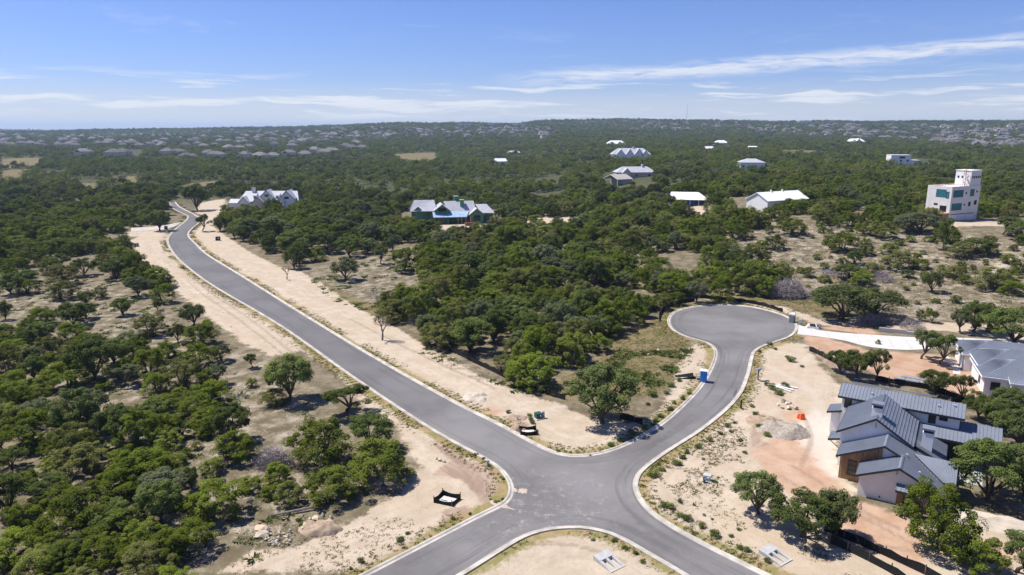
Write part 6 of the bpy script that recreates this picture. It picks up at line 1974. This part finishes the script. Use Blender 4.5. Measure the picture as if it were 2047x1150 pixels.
SH = [('round green shrub beside the green transformer', 'shrubs by the green transformer', [(1058, 833, 15), (1061, 840, 15), (1064, 848, 17)]),
      ('green shrub on the verge below the pale utility box', 'verge shrubs below the pale utility box', [(1328, 1016, 26), (1343, 1021, 22), (1360, 1036, 24), (1376, 1044, 26), (1406, 1058, 22), (1431, 1078, 31), (1480, 1100, 22), (1495, 1105, 20), (1536, 1128, 20), (1361, 1006, 17), (1388, 1012, 10), (1408, 1032, 10), (1425, 1040, 9), (1462, 1075, 14), (1478, 1062, 12)]),
      ('green shrub on the verge above the pale utility box', 'verge shrubs above the pale utility box', [(1365, 920, 20), (1355, 932, 28), (1324, 944, 20), (1308, 956, 32), (1430, 968, 14), (1375, 908, 16), (1456, 856, 20), (1470, 848, 12), (1440, 870, 16), (1420, 884, 18), (1398, 898, 20), (1462, 866, 12), (1480, 884, 16), (1490, 910, 14)]),
      ('green shrub on the sandy corner next to the big dark oak', 'shrubs on the sandy corner', [(1222, 894, 20), (1262, 872, 24), (1240, 884, 16), (1017, 827, 15), (1115, 906, 14), (1180, 912, 12), (1200, 906, 12), (1295, 812, 14), (1303, 796, 28), (1322, 836, 20), (1312, 844, 18), (1342, 822, 20), (1366, 800, 18), (1332, 790, 17), (1343, 776, 22), (1357, 764, 20), (1396, 760, 10), (1380, 790, 14), (1290, 858, 18), (1348, 808, 14)]),
      ('green weed clump on the bank behind the sign post', 'weed clumps behind the sign post', [(1545, 780, 26), (1560, 790, 30), (1535, 772, 16), (1572, 776, 22), (1528, 845, 26), (1522, 860, 24), (1512, 832, 18), (1505, 815, 16), (1535, 875, 22), (1585, 725, 24), (1575, 716, 12), (1604, 735, 12), (1540, 690, 16), (1552, 700, 12), (1520, 705, 14)]),
      ('low weed clump on the bare corner by the culvert', 'weed clumps on the bare corner', [(1186, 1082, 13), (1228, 1085, 16), (1250, 1100, 18), (1270, 1110, 16), (1286, 1128, 16)]),
      ('green weed clump on the sand by the crossing kerb', 'weed clumps by the crossing kerb', [(966, 920, 11), (952, 912, 14), (1005, 960, 10), (990, 1006, 12), (1005, 1000, 10), (980, 1000, 8), (940, 1030, 12), (798, 1085, 22), (815, 1070, 14), (720, 1128, 20), (700, 1140, 12), (905, 1040, 14), (600, 1052, 16), (595, 1044, 14), (365, 538, 10)]),
      ('green bush on the grassy end of the silt fence', 'bushes at the silt fence end', [(1090, 790, 40), (1070, 782, 26), (1110, 796, 22)])]
for lb, gp, lst in SH:
    for px, py, w in lst: shrub(px, py, w, random.uniform(.5, .8), lb, gp)


# ------------------------------------------------------------------ weeds and stones too many to count
def tufts(name, X, Y, S, mat, label, blades=9, seed=1, spread=.35):
    r = np.random.default_rng(seed); N = len(X)
    Z = np.array([zt(a, b) for a, b in zip(X, Y)]) - .02
    C = np.repeat(np.stack([X, Y, Z], -1), blades, 0); S = np.repeat(S, blades)
    n = len(C); a = r.random(n) * 6.283; q = r.random(n) * spread * S
    base = C + np.stack([np.cos(a) * q, np.sin(a) * q, np.zeros(n)], -1)
    tip = base + np.stack([np.cos(a) * S * (.3 + .5 * r.random(n)), np.sin(a) * S * (.3 + .5 * r.random(n)), S * (.12 + .38 * r.random(n))], -1)
    side = np.stack([-np.sin(a + 1), np.cos(a + 1), np.zeros(n)], -1) * (S * (.16 + .14 * r.random(n)))[:, None]
    V = np.stack([base - side, base + side, tip], 1).reshape(-1, 3)
    me = np_mesh(name, V, tris=np.arange(n * 3).reshape(-1, 3))
    at = me.attributes.new('v', 'FLOAT', 'FACE'); at.data.foreach_set('value', r.random(n).astype(np.float32))
    return props(link_mesh(name, me, None, [mat]), label, 'weeds', kind='stuff')


def edge_scatter(line, n, dmin, dmax, seed, pw=1.5):
    r = np.random.default_rng(seed); L = np.array(line)
    d = np.gradient(L, axis=0); d /= np.linalg.norm(d, axis=1)[:, None] + 1e-9
    nn = np.stack([d[:, 1], -d[:, 0]], -1)
    i = r.integers(2, len(L) - 2, n); o = dmin + (dmax - dmin) * r.random(n) ** pw
    P = L[i] + nn[i] * o[:, None] + r.normal(size=(n, 2)) * .2
    k_ = vnoise(P[:, 0] / 4 + 50, P[:, 1] / 4) + .5 * vnoise(P[:, 0] / 11, P[:, 1] / 11) > -.16
    k_ &= sdist_far(ROAD_S, P[:, 0], P[:, 1], 30) < -.45
    return P[k_]


E_ = np.concatenate([edge_scatter(EL, 5200, .5, 2.6, 1), edge_scatter(ER, 8000, .5, 2.6, 2), edge_scatter(EB, 600, .5, 1.9, 3)])
tufts('verge_weeds', E_[:, 0], E_[:, 1], .16 + .26 * RNG.random(len(E_)), M['weed'], 'yellow-green weeds growing along the kerbs', 9, 1)
E2 = np.concatenate([edge_scatter(EL, 4000, .5, 3.2, 11), edge_scatter(ER, 5200, .5, 3.0, 12), edge_scatter(EB, 700, .5, 2.2, 13)])
tufts('dry_weeds', E2[:, 0], E2[:, 1], .14 + .2 * RNG.random(len(E2)), M['dry'], 'dry tan grass growing along the kerbs', 8, 2)


def poly_scatter(pxpoly, n, seed, th=-.05, sc=6.0):
    P = np.array([G(*p) for p in pxpoly]); r = np.random.default_rng(seed)
    X = r.uniform(P[:, 0].min(), P[:, 0].max(), n); Y = r.uniform(P[:, 1].min(), P[:, 1].max(), n)
    k_ = (sdist(P, X, Y) > 0) & (vnoise(X / sc + seed, Y / sc) + .5 * vnoise(X / 2, Y / 2) > th) & (sdist_far(ROAD_S, X, Y, 30) < -.5)
    return np.stack([X[k_], Y[k_]], -1)


scr = np.concatenate([
    poly_scatter([(0, 560), (240, 560), (330, 600), (480, 720), (640, 800), (700, 1050), (560, 1120), (420, 1160), (0, 1160)], 9000, 21, .0),
    poly_scatter([(1290, 930), (1480, 850), (1500, 910), (1440, 990), (1500, 1060), (1560, 1140), (1400, 1080), (1280, 1000)], 1500, 22, .05, 4),
    poly_scatter([(460, 1060), (700, 1030), (830, 1040), (700, 1150), (440, 1150)], 650, 23, .05, 4),
    poly_scatter([(270, 505), (300, 500), (400, 560), (520, 640), (600, 700), (560, 720), (430, 640), (330, 570)], 2400, 24, .05, 5),
    poly_scatter([(620, 560), (800, 500), (840, 570), (800, 640), (740, 625), (660, 600)], 2600, 25, -.1),
    poly_scatter([(1440, 600), (1700, 600), (1900, 650), (1700, 660), (1560, 620)], 1500, 26, -.05),
    poly_scatter([(860, 690), (990, 750), (960, 770), (840, 710)], 500, 27, -.1, 3),
    poly_scatter([(1620, 1060), (1700, 1080), (1850, 1160), (1700, 1160), (1580, 1130)], 1000, 28, -.05, 4)])
tufts('scrub_grass', scr[:, 0], scr[:, 1], .15 + .25 * RNG.random(len(scr)), M['dry'], 'dry grass tufts scattered over the scrub floor', 8, 3, .5)
scg = np.concatenate([scr[::4] + .6,
    poly_scatter([(1240, 660), (1330, 640), (1382, 690), (1385, 720), (1350, 760), (1310, 795), (1140, 800), (1090, 775), (1160, 740), (1220, 705)], 5200, 31, -.25, 5),
    poly_scatter([(1290, 930), (1480, 850), (1500, 910), (1440, 990), (1350, 990)], 3000, 32, .0, 3),
    poly_scatter([(1290, 1000), (1420, 1010), (1560, 1090), (1560, 1150), (1400, 1080)], 900, 33, .05, 3),
    poly_scatter([(270, 505), (300, 500), (400, 560), (520, 640), (600, 700), (560, 720), (430, 640), (330, 570)], 1500, 34, .08, 5)])
tufts('green_weeds', scg[:, 0], scg[:, 1], .15 + .25 * RNG.random(len(scg)), M['weed'], 'low green weeds scattered over scrub and grass', 8, 4, .5)


lb_ = np.concatenate([
    poly_scatter([(-60, 560), (240, 560), (330, 600), (480, 700), (620, 780), (680, 1040), (540, 1110), (420, 1150), (-60, 1160)], 3600, 51, .02, 6),
    poly_scatter([(620, 560), (800, 500), (840, 570), (800, 640), (740, 625), (660, 600)], 700, 52, .0),
    poly_scatter([(850, 690), (990, 750), (1090, 790), (1060, 800), (840, 710)], 350, 53, -.1, 3),
    poly_scatter([(1240, 700), (1385, 700), (1345, 765), (1240, 790), (1130, 790)], 900, 54, .02, 5)])
tufts('scrub_brush', lb_[:, 0], lb_[:, 1], .45 + .55 * RNG.random(len(lb_)), M['oak'], 'low grey-green brush scattered between the scrub trees', 26, 12, .8)


def stones(name, P, S, mat, label, seed):
    r = np.random.default_rng(seed); N = len(P)
    oc = np.array([(1, 0, 0), (-1, 0, 0), (0, 1, 0), (0, -1, 0), (0, 0, 1), (0, 0, -.5)], float)
    F = np.array([(0, 2, 4), (2, 1, 4), (1, 3, 4), (3, 0, 4), (2, 0, 5), (1, 2, 5), (3, 1, 5), (0, 3, 5)])
    Z = np.array([zt(a, b) for a, b in P])
    V = oc[None] * (S[:, None, None] * (.6 + .7 * r.random((N, 6, 1)))) * np.array([1, .8, .55])
    a = r.random(N) * 6.283; c, s = np.cos(a)[:, None], np.sin(a)[:, None]
    X = V[:, :, 0] * c - V[:, :, 1] * s; Y = V[:, :, 0] * s + V[:, :, 1] * c
    V = np.stack([X + P[:, :1], Y + P[:, 1:], V[:, :, 2] + Z[:, None]], -1).reshape(-1, 3)
    FF = (F[None] + (np.arange(N) * 6)[:, None, None]).reshape(-1, 3)
    return props(link_mesh(name, np_mesh(name, V, tris=FF), None, [mat]), label, 'stones', kind='stuff')


sp = np.concatenate([
    poly_scatter([(0, 560), (240, 560), (330, 600), (480, 720), (640, 800), (700, 1050), (560, 1120), (420, 1160), (0, 1160)], 6000, 41, .05, 7),
    poly_scatter([(480, 1080), (700, 1040), (830, 1000), (900, 1040), (720, 1150), (440, 1150)], 600, 42, .05, 4),
    poly_scatter([(640, 560), (800, 500), (840, 570), (800, 620)], 900, 43, .0),
    poly_scatter([(860, 690), (990, 750), (960, 770), (840, 710)], 400, 44, -.1, 3),
    poly_scatter([(1300, 930), (1500, 850), (1560, 900), (1500, 1060), (1400, 1080)], 600, 45, .08, 4),
    poly_scatter([(1500, 690), (1680, 770), (1660, 950), (1560, 860)], 700, 46, .05, 4)])
stones('field_stones', sp, .05 + .12 * RNG.random(len(sp)) ** 2, M['rock'], 'pale limestone stones strewn over the scrub floor', 6)
hx = RNG.uniform(60, 240, 9000); hy = RNG.uniform(165, 330, 9000)
k_ = (sdist(HILL, hx, hy) > 0) & (vnoise(hx / 12, hy / 12) > .02)
hp = np.stack([hx[k_], hy[k_]], -1)
stones('hillside_stones', hp, .15 + .35 * RNG.random(len(hp)) ** 2, M['rock'], 'pale limestone stones strewn over the rocky slope', 7)

tx = RNG.uniform(60, 240, 14000); ty = RNG.uniform(165, 330, 14000)
k_ = (sdist(HILL, tx, ty) > 0) & (vnoise(tx / 9 + 4, ty / 9) > -.08)
tufts('slope_grass', tx[k_], ty[k_], .3 + .45 * RNG.random(int(k_.sum())), M['dry'], 'dry grass tufts on the rocky slope', 7, 8, .6)
k_ = (sdist(HILL, tx, ty) > 0) & (vnoise(tx / 13 + 40, ty / 13 + 9) > .1)
tufts('slope_weeds', tx[k_] + .7, ty[k_], .3 + .5 * RNG.random(int(k_.sum())), M['oak'], 'low grey-green weeds on the rocky slope', 8, 9, .7)

# ------------------------------------------------------------------ power line beyond the tower house
for i, (px, py) in enumerate(((2010, 436), (2080, 452))):
    x, y, z = GT(px, py)
    pl = empty('power_pole', (x, y, z), 0, 'wooden power pole with crossarm %s the tower house' % ('just right of' if i == 0 else 'well beyond'), 'pole')
    MB().tube([(0, 0, -.5), (0, 0, 9)], [.16, .12], 8).build('pole_shaft', M['stake'], pl)
    block(pl, 'crossarm', -1.1, 1.1, -.07, .07, 8.3, 8.5, M['stake'])

# ------------------------------------------------------------------ haze: one closed box of thin air
hz = MB().box(-13500, 13500, -900, 13500, -160, 130).mesh('haze')
hm_ = bpy.data.materials.new('haze'); hm_.use_nodes = True
ht = hm_.node_tree; ht.nodes.clear()
ho = ht.nodes.new('ShaderNodeOutputMaterial'); hv = ht.nodes.new('ShaderNodeVolumePrincipled')
hv.inputs['Color'].default_value = (0.56, 0.74, 1.0, 1)
hv.inputs['Density'].default_value = 0.00009
hv.inputs['Anisotropy'].default_value = 0.2
ht.links.new(hv.outputs[0], ho.inputs['Volume'])
props(link_mesh('haze', hz, None, [hm_]), 'thin blue haze over the whole landscape', 'haze', kind='stuff')
